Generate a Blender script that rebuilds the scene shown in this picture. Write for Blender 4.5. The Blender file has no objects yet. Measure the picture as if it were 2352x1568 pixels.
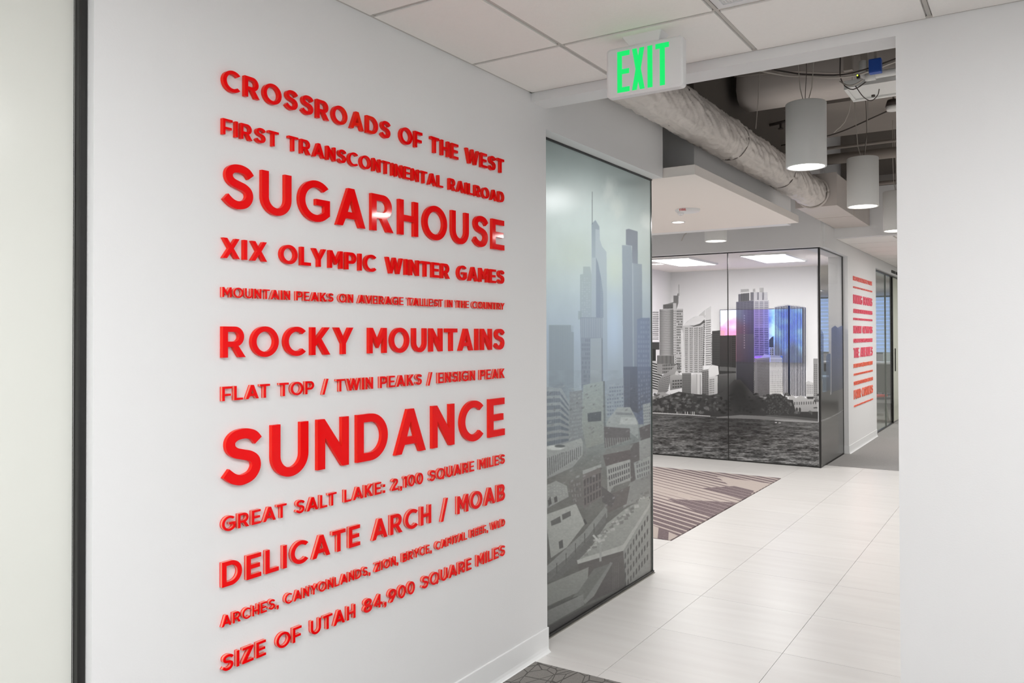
import bpy, bmesh, math, random
import numpy as np
from mathutils import Vector, Matrix
random.seed(7); rng = np.random.default_rng(11)
SC = bpy.context.scene; COL = SC.collection
PI = math.pi
# ------------------------------------------------------------------ camera, world, lights, exposure
CR = np.array([[0.8422987, 0.5390054, -0.0024544], [0.0083978, -0.0085701, 0.999928], [-0.5389456, 0.8422587, 0.011745]])
FPX, SHY, EYE = 1883.764, -37.01, np.array([0.0, 0.0, 1.55])
cd = bpy.data.cameras.new('camera'); cam = bpy.data.objects.new('camera', cd); COL.objects.link(cam)
cd.sensor_width = 36.0; cd.lens = FPX / 2352 * 36; cd.shift_y = SHY / 2352; cd.clip_start = .05; cd.clip_end = 200
cam.matrix_world = Matrix(((CR[0][0], CR[1][0], -CR[2][0], 0), (CR[0][1], CR[1][1], -CR[2][1], 0), (CR[0][2], CR[1][2], -CR[2][2], 1.55), (0, 0, 0, 1)))
SC.camera = cam
w = bpy.data.worlds.new('world'); SC.world = w; w.use_nodes = True
w.node_tree.nodes['Background'].inputs[0].default_value = (.9, .95, 1, 1); w.node_tree.nodes['Background'].inputs[1].default_value = 1.0
SC.view_settings.view_transform = 'Standard'; SC.view_settings.look = 'None'; SC.view_settings.gamma = 1; SC.view_settings.use_curve_mapping = False
SC.view_settings.exposure = 0.0
def area_light(name, loc, sx, sy, watts, color=(1, 1, 1), spread=180, shape='RECTANGLE', rot=(0, 0, 0)):
    l = bpy.data.lights.new(name, 'AREA'); l.shape = shape; l.size = sx; l.size_y = sy; l.energy = watts; l.color = color; l.spread = math.radians(spread)
    o = bpy.data.objects.new(name, l); COL.objects.link(o); o.location = loc; o.rotation_euler = rot
    return o
WARM = (1, .98, .96); NEU = (1, .985, .96)
NEAR_TROFFERS = [(-.64, -.324), (.634, 1.588), (.634, -1.598), (-.64, -1.598)]; NEAR_W = [39, 28, 38, 38]
for (x, y), nw in zip(NEAR_TROFFERS, NEAR_W):    # the two foot wide troffers of the near room's ceiling
    area_light('troffer_light', (x, y, 2.66), .56, 1.15, nw, (.98, .992, 1.015))
PENDANTS = [(-1.213, 5.334), (-1.2, 7.25), (-1.2, 9.15), (.7, 5.33), (.7, 7.25), (.7, 9.15)]  # the last three are added out of view as fill light
for x, y in PENDANTS + [(-3.04, 9.02), (-4.7, 8.6)]:  # the last lamp is an unseen extra with no pendant built
    area_light('pendant_light', (x, y, 2.585), .2, .2, 14.8, WARM, 175, 'DISK')
for x, y in ((-2.72, 7.04), (-4.2, 7.04), (-4.2, 5.7)):
    area_light('downlight_light', (x, y, 2.555), .11, .11, 9, WARM, 160, 'DISK')
MEET_TROFFERS = [(-4.24, 11.2), (-3.0, 11.35)]
for x, y in MEET_TROFFERS: area_light('troffer_light', (x, y, 2.58), .58, 1.2, 47, NEU)
area_light('troffer_light', (-3.1, 4.1, 2.5), .6, 1.0, 30, (.96, 1, 1.0))  # unseen lamp added behind the foggy city film to backlight it
for x, y, pw in ((-4.2, 17, 90), (-5, 22, 90), (-.2, 12.5, 60), (-.2, 16, 60)):
    area_light('troffer_light', (x, y, 2.67), .6, 1.2, pw, NEU)
# ------------------------------------------------------------------ materials
def srgb(c):
    c = [v / 255 for v in c]
    return tuple(v / 12.92 if v <= .04045 else ((v + .055) / 1.055) ** 2.4 for v in c) + (1,)
MATS = {}
def mat(name, col=(200, 200, 200), rough=.5, metal=0, emit=0, ecol=None, spec=.5, noise=0, nscale=20, bump=0, bscale=60, coat=0):
    if name in MATS: return MATS[name]
    m = bpy.data.materials.new(name); MATS[name] = m; m.use_nodes = True
    nt = m.node_tree; b = nt.nodes['Principled BSDF']; c = srgb(col)
    b.inputs['Base Color'].default_value = c; b.inputs['Roughness'].default_value = rough; b.inputs['Metallic'].default_value = metal
    b.inputs['Specular IOR Level'].default_value = spec; b.inputs['Coat Weight'].default_value = coat; b.inputs['Coat Roughness'].default_value = .03
    if emit: b.inputs['Emission Color'].default_value = srgb(ecol or col); b.inputs['Emission Strength'].default_value = emit
    if noise or bump:
        tc = nt.nodes.new('ShaderNodeTexCoord'); n = nt.nodes.new('ShaderNodeTexNoise'); n.inputs['Scale'].default_value = nscale; n.inputs['Detail'].default_value = 5
        nt.links.new(tc.outputs['Object'], n.inputs['Vector'])
        if noise:
            r = nt.nodes.new('ShaderNodeMixRGB'); r.inputs[1].default_value = tuple(v * (1 - noise) for v in c[:3]) + (1,); r.inputs[2].default_value = tuple(min(1, v * (1 + noise)) for v in c[:3]) + (1,)
            nt.links.new(n.outputs['Fac'], r.inputs[0]); nt.links.new(r.outputs[0], b.inputs['Base Color'])
        if bump:
            n2 = nt.nodes.new('ShaderNodeTexNoise'); n2.inputs['Scale'].default_value = bscale; n2.inputs['Detail'].default_value = 4
            nt.links.new(tc.outputs['Object'], n2.inputs['Vector'])
            bm = nt.nodes.new('ShaderNodeBump'); bm.inputs['Strength'].default_value = bump; bm.inputs['Distance'].default_value = .004
            nt.links.new(n2.outputs['Fac'], bm.inputs['Height']); nt.links.new(bm.outputs[0], b.inputs['Normal'])
    return m
WALL = mat('wall_paint', (231, 231, 231), .55, bump=.06, bscale=180, spec=.3)
CEILP = mat('ceiling_plaster', (242, 235, 229), .7, spec=.2)
TRIM = mat('base_vinyl', (236, 237, 237), .35)
TILE = mat('ceiling_tile', (250, 247, 243), .9, noise=.02, nscale=90, bump=.25, bscale=260, spec=.1)
TEE = mat('ceiling_grid', (200, 196, 190), .5)
DARKM = mat('dark_anodised_metal', (40, 39, 36), .3, metal=.6)
BLACK = mat('black_gasket', (22, 21, 20), .35)
DECK = mat('deck_paint', (104, 97, 91), .9, noise=.1, nscale=3)
BEAM = mat('beam_paint', (150, 142, 135), .85, noise=.06, nscale=4)
SILVER = mat('white_pendant_metal', (232, 232, 229), .4)
DUCTM = mat('duct_wrap', (212, 205, 199), .42, noise=.2, nscale=9, bump=.9, bscale=26)
DUCTR = mat('duct_sheet', (205, 197, 191), .55, noise=.04, nscale=3)
WHITEP = mat('white_plastic', (228, 228, 228), .35)
WIRE = mat('pale_cable', (190, 182, 174), .6)
DWIRE = mat('dark_cable', (70, 62, 58), .6)
BLUEB = mat('blue_box', (30, 80, 170), .4)
LAMP = mat('lamp_diffuser', (255, 252, 246), .5, emit=6, ecol=(255, 251, 244))
LAMPN = mat('troffer_diffuser', (255, 255, 252), .5, emit=2.4, ecol=(255, 255, 252))
GREEN = mat('exit_green', (0, 70, 30), .4, emit=.95, ecol=(0, 236, 112))
def node_mat(name):
    m = bpy.data.materials.new(name); MATS[name] = m; m.use_nodes = True; nt = m.node_tree
    return m, nt, nt.nodes['Principled BSDF'], nt.nodes['Material Output']
# acrylic: deep red face, piped light painted in as lighter edge and band colours
def acrylic(name, col, rough, trans):
    m, nt, b, out = node_mat(name)
    b.inputs['Base Color'].default_value = srgb(col); b.inputs['Roughness'].default_value = rough; b.inputs['IOR'].default_value = 1.49; b.inputs['Specular IOR Level'].default_value = .14
    b.inputs['Transmission Weight'].default_value = trans
    return m
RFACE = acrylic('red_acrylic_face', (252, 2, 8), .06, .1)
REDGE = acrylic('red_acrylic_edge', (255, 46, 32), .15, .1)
RGLOW = acrylic('red_acrylic_piped_light', (255, 165, 145), .15, .2)
# floor tile: pale porcelain with soft linear streaks
m, nt, b, out = node_mat('porcelain_tile'); PORC = m
tc = nt.nodes.new('ShaderNodeNewGeometry'); mp = nt.nodes.new('ShaderNodeMapping'); mp.inputs['Scale'].default_value = (.9, 9, 1)
n = nt.nodes.new('ShaderNodeTexNoise'); n.inputs['Scale'].default_value = 1.6; n.inputs['Detail'].default_value = 6
oi = nt.nodes.new('ShaderNodeObjectInfo'); cr = nt.nodes.new('ShaderNodeValToRGB')
cr.color_ramp.elements[0].position = .25; cr.color_ramp.elements[0].color = srgb((220, 217, 214)); cr.color_ramp.elements[1].position = .75; cr.color_ramp.elements[1].color = srgb((228, 226, 223))
hv = nt.nodes.new('ShaderNodeHueSaturation'); mr = nt.nodes.new('ShaderNodeMapRange'); mr.inputs['To Min'].default_value = .975; mr.inputs['To Max'].default_value = 1.015
nt.links.new(tc.outputs['Position'], mp.inputs['Vector']); nt.links.new(mp.outputs[0], n.inputs['Vector']); nt.links.new(n.outputs['Fac'], cr.inputs[0])
nt.links.new(oi.outputs['Random'], mr.inputs['Value']); nt.links.new(mr.outputs[0], hv.inputs['Value']); nt.links.new(cr.outputs[0], hv.inputs['Color']); nt.links.new(hv.outputs[0], b.inputs['Base Color'])
b.inputs['Roughness'].default_value = .3; b.inputs['Specular IOR Level'].default_value = .35
# near carpet: grey loop pile with a net of dark straight cuts
def carpet(name, col, lines):
    m, nt, b, out = node_mat(name); g = nt.nodes.new('ShaderNodeNewGeometry'); c = srgb(col)
    n = nt.nodes.new('ShaderNodeTexNoise'); n.inputs['Scale'].default_value = 260; n.inputs['Detail'].default_value = 3
    nt.links.new(g.outputs['Position'], n.inputs['Vector'])
    r = nt.nodes.new('ShaderNodeMixRGB'); r.inputs[1].default_value = tuple(v * .62 for v in c[:3]) + (1,); r.inputs[2].default_value = tuple(v * 1.4 for v in c[:3]) + (1,)
    nt.links.new(n.outputs['Fac'], r.inputs[0]); last = r
    if lines:
        for k, (sc, th) in enumerate(((9, .018), (13, .022))):
            mp = nt.nodes.new('ShaderNodeMapping'); mp.inputs['Rotation'].default_value = (0, 0, .4 + k); mp.inputs['Scale'].default_value = (1, .55, 1); mp.inputs['Location'].default_value = (k * 3.3, 1, 0)
            v = nt.nodes.new('ShaderNodeTexVoronoi'); v.feature = 'DISTANCE_TO_EDGE'; v.distance = 'EUCLIDEAN'; v.inputs['Scale'].default_value = sc
            lt = nt.nodes.new('ShaderNodeMath'); lt.operation = 'LESS_THAN'; lt.inputs[1].default_value = th
            nt.links.new(g.outputs['Position'], mp.inputs['Vector']); nt.links.new(mp.outputs[0], v.inputs['Vector']); nt.links.new(v.outputs['Distance'], lt.inputs[0])
            q = nt.nodes.new('ShaderNodeMixRGB'); q.inputs[2].default_value = tuple(v * .45 for v in c[:3]) + (1,)
            nt.links.new(lt.outputs[0], q.inputs[0]); nt.links.new(last.outputs[0], q.inputs[1]); last = q
    nt.links.new(last.outputs[0], b.inputs['Base Color']); b.inputs['Roughness'].default_value = .95; b.inputs['Specular IOR Level'].default_value = .1
    bp_ = nt.nodes.new('ShaderNodeBump'); bp_.inputs['Strength'].default_value = .4; bp_.inputs['Distance'].default_value = .003
    nt.links.new(n.outputs['Fac'], bp_.inputs['Height']); nt.links.new(bp_.outputs[0], b.inputs['Normal'])
    return m
CARPN = carpet('grey_cut_carpet', (136, 133, 129), True)
CARPF = carpet('grey_plain_carpet', (150, 148, 146), False)
def grazing(nt, lo=.02, hi=.45):
    # Schlick-like reflectance, the same from both sides of a thin pane
    lw = nt.nodes.new('ShaderNodeLayerWeight'); lw.inputs['Blend'].default_value = .5
    pw = nt.nodes.new('ShaderNodeMath'); pw.operation = 'POWER'; pw.inputs[1].default_value = 5; nt.links.new(lw.outputs['Facing'], pw.inputs[0])
    ma = nt.nodes.new('ShaderNodeMath'); ma.operation = 'MULTIPLY_ADD'; ma.inputs[1].default_value = hi; ma.inputs[2].default_value = lo; nt.links.new(pw.outputs[0], ma.inputs[0])
    return ma
def clear_glass(name, tint):
    m, nt, b, out = node_mat(name); nt.nodes.remove(b)
    t = nt.nodes.new('ShaderNodeBsdfTransparent'); t.inputs[0].default_value = tint
    g = nt.nodes.new('ShaderNodeBsdfGlossy'); g.inputs['Roughness'].default_value = .02
    fr = grazing(nt)
    mx = nt.nodes.new('ShaderNodeMixShader'); nt.links.new(fr.outputs[0], mx.inputs[0]); nt.links.new(t.outputs[0], mx.inputs[1]); nt.links.new(g.outputs[0], mx.inputs[2]); nt.links.new(mx.outputs[0], out.inputs[0])
    return m
GLASS = clear_glass('clear_glass', (.95, .97, .955, 1))
GEDGE = mat('green_glass_edge', (52, 62, 58), .2)
FROST = mat('frosted_glass', (222, 223, 216), .16, spec=.5)
# ------------------------------------------------------------------ mesh helpers
def box(bm, x0, x1, y0, y1, z0, z1, mi=0):
    vs = [bm.verts.new(p) for p in ((x0, y0, z0), (x1, y0, z0), (x1, y1, z0), (x0, y1, z0), (x0, y0, z1), (x1, y0, z1), (x1, y1, z1), (x0, y1, z1))]
    for q in ((0, 3, 2, 1), (4, 5, 6, 7), (0, 1, 5, 4), (1, 2, 6, 5), (2, 3, 7, 6), (3, 0, 4, 7)):
        bm.faces.new([vs[i] for i in q]).material_index = mi
def bevel(bm, r, seg=2):
    bmesh.ops.bevel(bm, geom=list(bm.edges), offset=r, segments=seg, affect='EDGES', profile=.5)
def cyl(bm, c, r, h, n=32, r2=None, mi=0, cap=True):
    r2 = r if r2 is None else r2
    a = [bm.verts.new((c[0] + r * math.cos(2 * PI * k / n), c[1] + r * math.sin(2 * PI * k / n), c[2])) for k in range(n)]
    b = [bm.verts.new((c[0] + r2 * math.cos(2 * PI * k / n), c[1] + r2 * math.sin(2 * PI * k / n), c[2] + h)) for k in range(n)]
    for k in range(n): f = bm.faces.new((a[k], a[(k + 1) % n], b[(k + 1) % n], b[k])); f.smooth = True; f.material_index = mi
    if cap: bm.faces.new(a[::-1]).material_index = mi; bm.faces.new(b).material_index = mi
def lathe(bm, prof, n=40, mi=0):
    rings = [[bm.verts.new((r * math.cos(2 * PI * k / n), r * math.sin(2 * PI * k / n), z)) for k in range(n)] if r > 1e-6 else [bm.verts.new((0, 0, z))] for r, z in prof]
    for a, b in zip(rings, rings[1:]):
        for k in range(n):
            q = [a[k % len(a)], a[(k + 1) % len(a)], b[(k + 1) % len(b)], b[k % len(b)]]
            q = list(dict.fromkeys(q))
            if len(q) > 2: f = bm.faces.new(q); f.material_index = mi; f.smooth = False
def tube(bm, pts, r, n=8, mi=0):
    pts = [Vector(p) for p in pts]; rings = []
    up = Vector((.123, .31, .95))
    for i, p in enumerate(pts):
        d = (pts[min(i + 1, len(pts) - 1)] - pts[max(i - 1, 0)]).normalized(); a = d.cross(up)
        if a.length < .05: a = d.cross(Vector((1, 0, 0)))
        a.normalize(); b = d.cross(a); rings.append([bm.verts.new(p + (a * math.cos(2 * PI * k / n) + b * math.sin(2 * PI * k / n)) * r) for k in range(n)])
    for a, b in zip(rings, rings[1:]):
        for k in range(n): f = bm.faces.new((a[k], a[(k + 1) % n], b[(k + 1) % n], b[k])); f.smooth = True; f.material_index = mi
    bm.faces.new(rings[0][::-1]).material_index = mi; bm.faces.new(rings[-1]).material_index = mi
def sag(a, b, d, n=14):
    return [(a[0] + (b[0] - a[0]) * t, a[1] + (b[1] - a[1]) * t, a[2] + (b[2] - a[2]) * t - d * 4 * t * (1 - t)) for t in [k / n for k in range(n + 1)]]
def link(name, me, parent=None, loc=None):
    o = bpy.data.objects.new(name, me); COL.objects.link(o)
    if parent: o.parent = parent
    if loc: o.location = loc
    return o
def obj(name, bm, mats, parent=None, loc=None, smooth=None):
    bmesh.ops.recalc_face_normals(bm, faces=bm.faces)
    me = bpy.data.meshes.new(name); bm.to_mesh(me); bm.free()
    for m in (mats if isinstance(mats, (list, tuple)) else [mats]): me.materials.append(m)
    return link(name, me, parent, loc)
def boxo(name, b, m, parent=None, bev=0):
    bm = bmesh.new(); cx, cy, cz = (b[0] + b[1]) / 2, (b[2] + b[3]) / 2, b[4]
    if parent: cx = cy = cz = 0
    box(bm, b[0] - cx, b[1] - cx, b[2] - cy, b[3] - cy, b[4] - cz, b[5] - cz)
    if bev: bevel(bm, bev)
    return obj(name, bm, m, parent, (cx, cy, cz))
def struct(name, boxes, m):
    bm = bmesh.new()
    for b in boxes: box(bm, *b)
    o = obj(name, bm, m); o['kind'] = 'structure'; return o
def tag(o, label, cat, group=None):
    o['label'] = label; o['category'] = cat
    if group: o['group'] = group
    return o
def thing(name, loc, label, cat, group=None):
    o = bpy.data.objects.new(name, None); COL.objects.link(o); o.location = loc; o.empty_display_size = .1
    return tag(o, label, cat, group)
# ------------------------------------------------------------------ the setting
XW = -2.035; YO = 3.356; YB = 3.495          # text wall face; opening header front and back
struct('wall_left', [(-2.2, XW, 1.19, YB, 0, 2.95)], WALL)
struct('wall_left_header', [(-2.2, -2.061, -2.6, 1.19, 2.58, 2.95)], WALL)
struct('wall_front', [(-2.2, -.437, YO, YB, 2.667, 4.3), (-.437, 2.05, YO, YB, 0, 4.3)], WALL)
struct('wall_right', [(1.9, 2.05, -2.6, YO, 0, 2.95)], WALL)
struct('wall_rear', [(-2.2, 2.05, -2.75, -2.6, 0, 2.95)], WALL)
struct('wall_office_header', [(-2.3, XW, YB, 5.0, 2.566, 4.3)], WALL)
struct('wall_office_return', [(-5.2, -2.3, 4.86, 5.0, 0, 4.3)], WALL)
struct('wall_soffit', [(-5.2, -2.05, 5.62, 8.35, 2.632, 3.16)], WALL)
struct('wall_soffit_upper', [(-5.2, -2.05, 5.62, 8.35, 3.16, 4.3)], DECK)
struct('wall_office_front', [(-5.2, -2.2, YO, YB, 0, 4.3)], WALL)
struct('ceiling_side_office', [(-5.2, -2.3, YB, 4.86, 2.6, 2.7)], CEILP)
struct('wall_meeting_header', [(-5.2, -2.09, 9.87, 10.08, 2.562, 4.3)], WALL)
struct('wall_hall_left', [(-2.3, -2.06, 9.95, 20, 2.56, 4.3), (-2.3, -2.06, 11.3, 13.5, 0, 2.56)], WALL)
struct('wall_meeting_back', [(-5.2, -2.83, 13.1, 13.22, 0, 2.9), (-2.52, -2.3, 13.1, 13.22, 0, 2.9)], WALL)
struct('wall_lobby_left', [(-5.35, -5.2, YB, 13.22, 0, 4.3)], WALL)
struct('wall_lobby_right', [(2.6, 2.75, YB, 20, 0, 4.3)], WALL)
struct('wall_bulkhead', [(-2.06, 2.6, 10.48, 10.6, 2.714, 3.3)], WALL)
struct('wall_upper_back', [(-2.06, 2.6, 11.8, 11.9, 3.3, 4.3)], DECK)
struct('wall_hall_end', [(-2.3, 2.6, 20, 20.1, 0, 3.2)], WALL)
struct('wall_office_far', [(-9, -2.0, 27, 27.15, 0, .95), (-9, -2.0, 27, 27.15, 2.72, 3)], WALL)
struct('wall_office_left', [(-9.15, -9, 13.1, 27.1, 0, 3)], WALL)
struct('wall_office_right', [(-2.3, -2.16, 17.4, 27, 0, 3)], WALL)
struct('ceiling_deck', [(-5.3, 2.7, YB, 12, 4.3, 4.4)], DECK)
struct('ceiling_meeting', [(-5.2, -2.3, 10.08, 13.1, 2.6, 2.7)], CEILP)
struct('ceiling_office', [(-9, -2.16, 13.22, 27, 2.714, 2.8)], CEILP)
struct('ceiling_near_plenum', [(-2.2, 2.0, -2.6, YO, 2.74, 2.8)], CEILP)
struct('ceiling_hall_plenum', [(-2.06, 2.6, 10.6, 20, 2.745, 2.8)], CEILP)
# base boards with a toe cove
def baseboard(name, x, y0, y1, z=.117, endcap=True):
    prof = [(0, z), (.004, z), (.0055, z - .003), (.0055, .03), (.008, .016), (.014, .006), (.021, .002), (.021, 0), (0, 0)]
    bm = bmesh.new(); A = [bm.verts.new((x + p, y0, q)) for p, q in prof]; B = [bm.verts.new((x + p, y1, q)) for p, q in prof]
    for k in range(len(prof)): bm.faces.new((A[k], A[(k + 1) % len(prof)], B[(k + 1) % len(prof)], B[k]))
    bm.faces.new(A); bm.faces.new(B[::-1])
    if endcap:
        box(bm, x - .06, x + .0055, y1, y1 + .0055, 0, z)
    o = obj(name, bm, TRIM); o['kind'] = 'structure'
baseboard('baseboard_left', XW, 1.2, YB)
baseboard('baseboard_hall', -2.06, 11.3, 13.5, .105, False)
struct('baseboard_hall_return', [(-2.12, -2.0545, 11.2945, 11.3, 0, .105)], TRIM)
# floors
struct('floor_slab', [(-9.2, 2.75, -2.75, 27.1, -.12, -.012)], mat('slab', (120, 118, 115), .9))
struct('floor_near_carpet', [(-2.2, 1.9, -2.6, 3.348, -.012, .003)], CARPN)
struct('floor_hall_carpet', [(-2.11, 2.6, 10.2, 20, -.012, .002), (-5.2, -2.13, 9.975, 27, -.012, .0015), (-9, -5.2, 13.22, 27, -.012, .0015)], CARPF)
fl = bpy.data.objects.new('floor', None); COL.objects.link(fl); fl['kind'] = 'structure'; fl.location = (0, 0, 0)
P = .637; CX0, CX1, CY0, CY1 = -5.0, -2.338, 5.856, 9.018
tile_cache = {}
def floor_tile(x0, x1, y0, y1):
    if x1 - x0 < .03 or y1 - y0 < .03: return
    g = .0011; key = (round(x1 - x0, 3), round(y1 - y0, 3))
    if key not in tile_cache:
        bm = bmesh.new(); box(bm, -(x1 - x0) / 2 + g, (x1 - x0) / 2 - g, -(y1 - y0) / 2 + g, (y1 - y0) / 2 - g, -.011, 0)
        me = bpy.data.meshes.new('tile'); bmesh.ops.recalc_face_normals(bm, faces=bm.faces); bm.to_mesh(me); bm.free(); me.materials.append(PORC); tile_cache[key] = me
    link('tile', tile_cache[key], fl, ((x0 + x1) / 2, (y0 + y1) / 2, random.uniform(-.0001, .0001)))
for i in range(-7, 6):
    for j in range(-1, 12):
        x0, y0 = -1.055 + P * i, 3.445 + P * j; x1, y1 = min(x0 + P, 2.59), y0 + P
        if x1 > -2.2:                                   # beside the glass and in the hall mouth
            y0 = max(y0, 3.351); y1 = min(y1, 10.197)
            if y1 > y0: floor_tile(x0, x1, y0, y1)
            continue
        x0 = max(x0, -5.19); y0 = max(y0, 5.005); y1 = min(y1, 9.945)
        if y1 <= y0 or x1 <= x0: continue
        if x1 > CX0 and y0 < CY1 and y1 > CY0:          # around the inlaid mat
            floor_tile(x0, x1, y0, CY0); floor_tile(x0, x1, CY1, y1)
            if x0 < CX0: floor_tile(x0, CX0, max(y0, CY0), min(y1, CY1))
            continue
        floor_tile(x0, x1, y0, y1)
# suspended ceilings: grid and tiles
def sus_ceiling(name, xs, ys, z, skip=()):
    c = bpy.data.objects.new(name, None); COL.objects.link(c); c['kind'] = 'structure'
    g = .012
    for a, b in zip(xs, xs[1:]):
        for p, q in zip(ys, ys[1:]):
            if any(a < sx < b and p < sy < q for sx, sy in skip): continue
            key = ('c', round(b - a, 3), round(q - p, 3))
            if key not in tile_cache:
                bm = bmesh.new(); hx, hy = (b - a) / 2 - .002, (q - p) / 2 - .002
                ga, gb = hx - g * .8, hy - g * .8
                box(bm, -ga, ga, -gb, gb, -.006, .006)
                box(bm, -hx, hx, -hy, hy, .006, .018)
                bmesh.ops.recalc_face_normals(bm, faces=bm.faces); me = bpy.data.meshes.new('ceiling_tile'); bm.to_mesh(me); bm.free(); me.materials.append(TILE); tile_cache[key] = me
            link('ceiling_tile', tile_cache[key], c, ((a + b) / 2, (p + q) / 2, z))
    for x in xs[1:-1]: boxo('ceiling_rail', (x - g * .55, x + g * .55, ys[0], ys[-1], z - .001, z + .003), TEE, c)
    for y in ys[1:-1]: boxo('ceiling_rail', (xs[0], xs[-1], y - g * .55, y + g * .55, z - .0015, z + .0025), TEE, c)
    for b in ((xs[0], xs[0] + .018, ys[0], ys[-1], z - .004, z + .001), (xs[0], xs[-1], ys[-1] - .018, ys[-1], z - .004, z + .001)): boxo('wall_angle', b, TEE, c)
    return c
near = sus_ceiling('ceiling_near', [XW, -1.596, -.959, -.322, .315, .952, 1.9], [-2.6, -2.235, -1.598, -.961, -.324, .313, .951, 1.588, 2.225, 2.862, YO], 2.714,
                   skip=[(x, y + d) for x, y in NEAR_TROFFERS for d in (-.3, .3)] + [(-.64, 2.5)])
sus_ceiling('ceiling_hall', [-2.06, -1.42, -.78, -.14, .5, 1.14, 1.78, 2.6], [10.6, 11.24, 11.88, 12.52, 13.16, 13.8, 14.44, 15.08, 16.36, 17.64, 18.9, 20], 2.718, skip=[(-.2, 12.1), (-.2, 12.8), (-.2, 15.8)])
def troffer(x, y, z, label, group=None, sy=1.19, parent_name='ceiling_troffer'):
    t = thing(parent_name, (x, y, z), label, 'ceiling light', group)
    bm = bmesh.new()
    for b in ((-.3, -.27, -sy / 2, sy / 2), (.27, .3, -sy / 2, sy / 2), (-.27, .27, -sy / 2, -sy / 2 + .03), (-.27, .27, sy / 2 - .03, sy / 2)): box(bm, b[0], b[1], b[2], b[3], -.012, .014)
    obj('frame', bm, WHITEP, t); boxo('diffuser', (-.27, .27, -sy / 2 + .03, sy / 2 - .03, -.006, .008), LAMPN, t)
for k, (x, y) in enumerate(NEAR_TROFFERS): troffer(x, y, 2.722, ['white ceiling troffer just left of the camera, out of the frame', 'white ceiling troffer right of the camera, nearest the doorway, out of the frame', 'white ceiling troffer behind the camera on the right, out of the frame', 'white ceiling troffer behind the camera on the left, out of the frame'][k])
for k, (x, y) in enumerate(MEET_TROFFERS):
    troffer(x, y, 2.588, ['bright white ceiling troffer seen through the left pane of the skyline glass', 'bright white ceiling troffer seen through the right pane of the skyline glass'][k])
for k, (x, y) in enumerate(((-4.2, 17), (-5, 22))): troffer(x, y, 2.70, ['nearer white troffer in the far open office ceiling', 'farther white troffer in the far open office ceiling'][k])
for k, (x, y) in enumerate(((-.2, 12.5), (-.2, 16))): troffer(x, y, 2.722, ['nearer white troffer in the hallway ceiling, hidden by the right wall', 'farther white troffer in the hallway ceiling, hidden by the right wall'][k])
# return vent at the top edge of the frame
t = thing('ceiling_vent', (-.64, 2.5435, 2.716), 'white perforated return air vent in the ceiling at the top edge of the photo', 'vent')
bm = bmesh.new()
for b in ((-.305, -.28, -.305, .305), (.28, .305, -.305, .305), (-.28, .28, -.305, -.28), (-.28, .28, .28, .305)): box(bm, *b, -.008, .01)
obj('frame', bm, WHITEP, t)
bm = bmesh.new()
for k in range(56): box(bm, -.28 + k * .01 + .0015, -.28 + k * .01 + .0065, -.28, .28, -.004, -.001); box(bm, -.28, .28, -.28 + k * .01 + .0015, -.28 + k * .01 + .0065, -.0045, -.0015)
o = obj('grille', bm, WHITEP, t); o['kind'] = 'stuff'
boxo('duct_throat', (-.28, .28, -.28, .28, .004, .02), mat('dark_throat', (50, 50, 50), .9), t)
# ceiling cloud over the entrance mat
boxo_c = boxo('ceiling_cloud', (-5.19, -1.82, 5.003, 7.70, 2.566, 2.631), CEILP, None, .002); boxo_c['kind'] = 'structure'
# ------------------------------------------------------------------ letter shapes (cap height 1)
W0 = .19
def arc(cx, cy, rx, ry, a0, a1, n=18):
    return [(cx + rx * math.cos(math.radians(a0 + (a1 - a0) * k / n)), cy + ry * math.sin(math.radians(a0 + (a1 - a0) * k / n))) for k in range(n + 1)]
def spline(P_, n=7):
    out = []; Q = [P_[0]] + P_ + [P_[-1]]
    for i in range(1, len(Q) - 2):
        p0, p1, p2, p3 = Q[i - 1], Q[i], Q[i + 1], Q[i + 2]
        for k in range(n):
            t = k / n
            out.append(tuple(.5 * (2 * p1[c] + (p2[c] - p0[c]) * t + (2 * p0[c] - 5 * p1[c] + 4 * p2[c] - p3[c]) * t * t + (3 * p1[c] - p0[c] - 3 * p2[c] + p3[c]) * t ** 3) for c in (0, 1)))
    return out + [P_[-1]]
def offs(path, d):
    o = []
    for i, p in enumerate(path):
        a, b_ = path[max(i - 1, 0)], path[min(i + 1, len(path) - 1)]; dx, dy = b_[0] - a[0], b_[1] - a[1]; l = math.hypot(dx, dy) or 1
        o.append((p[0] - dy / l * d, p[1] + dx / l * d))
    return o
def stroke(path, w_): return offs(path, w_ / 2) + offs(path, -w_ / 2)[::-1]
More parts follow.
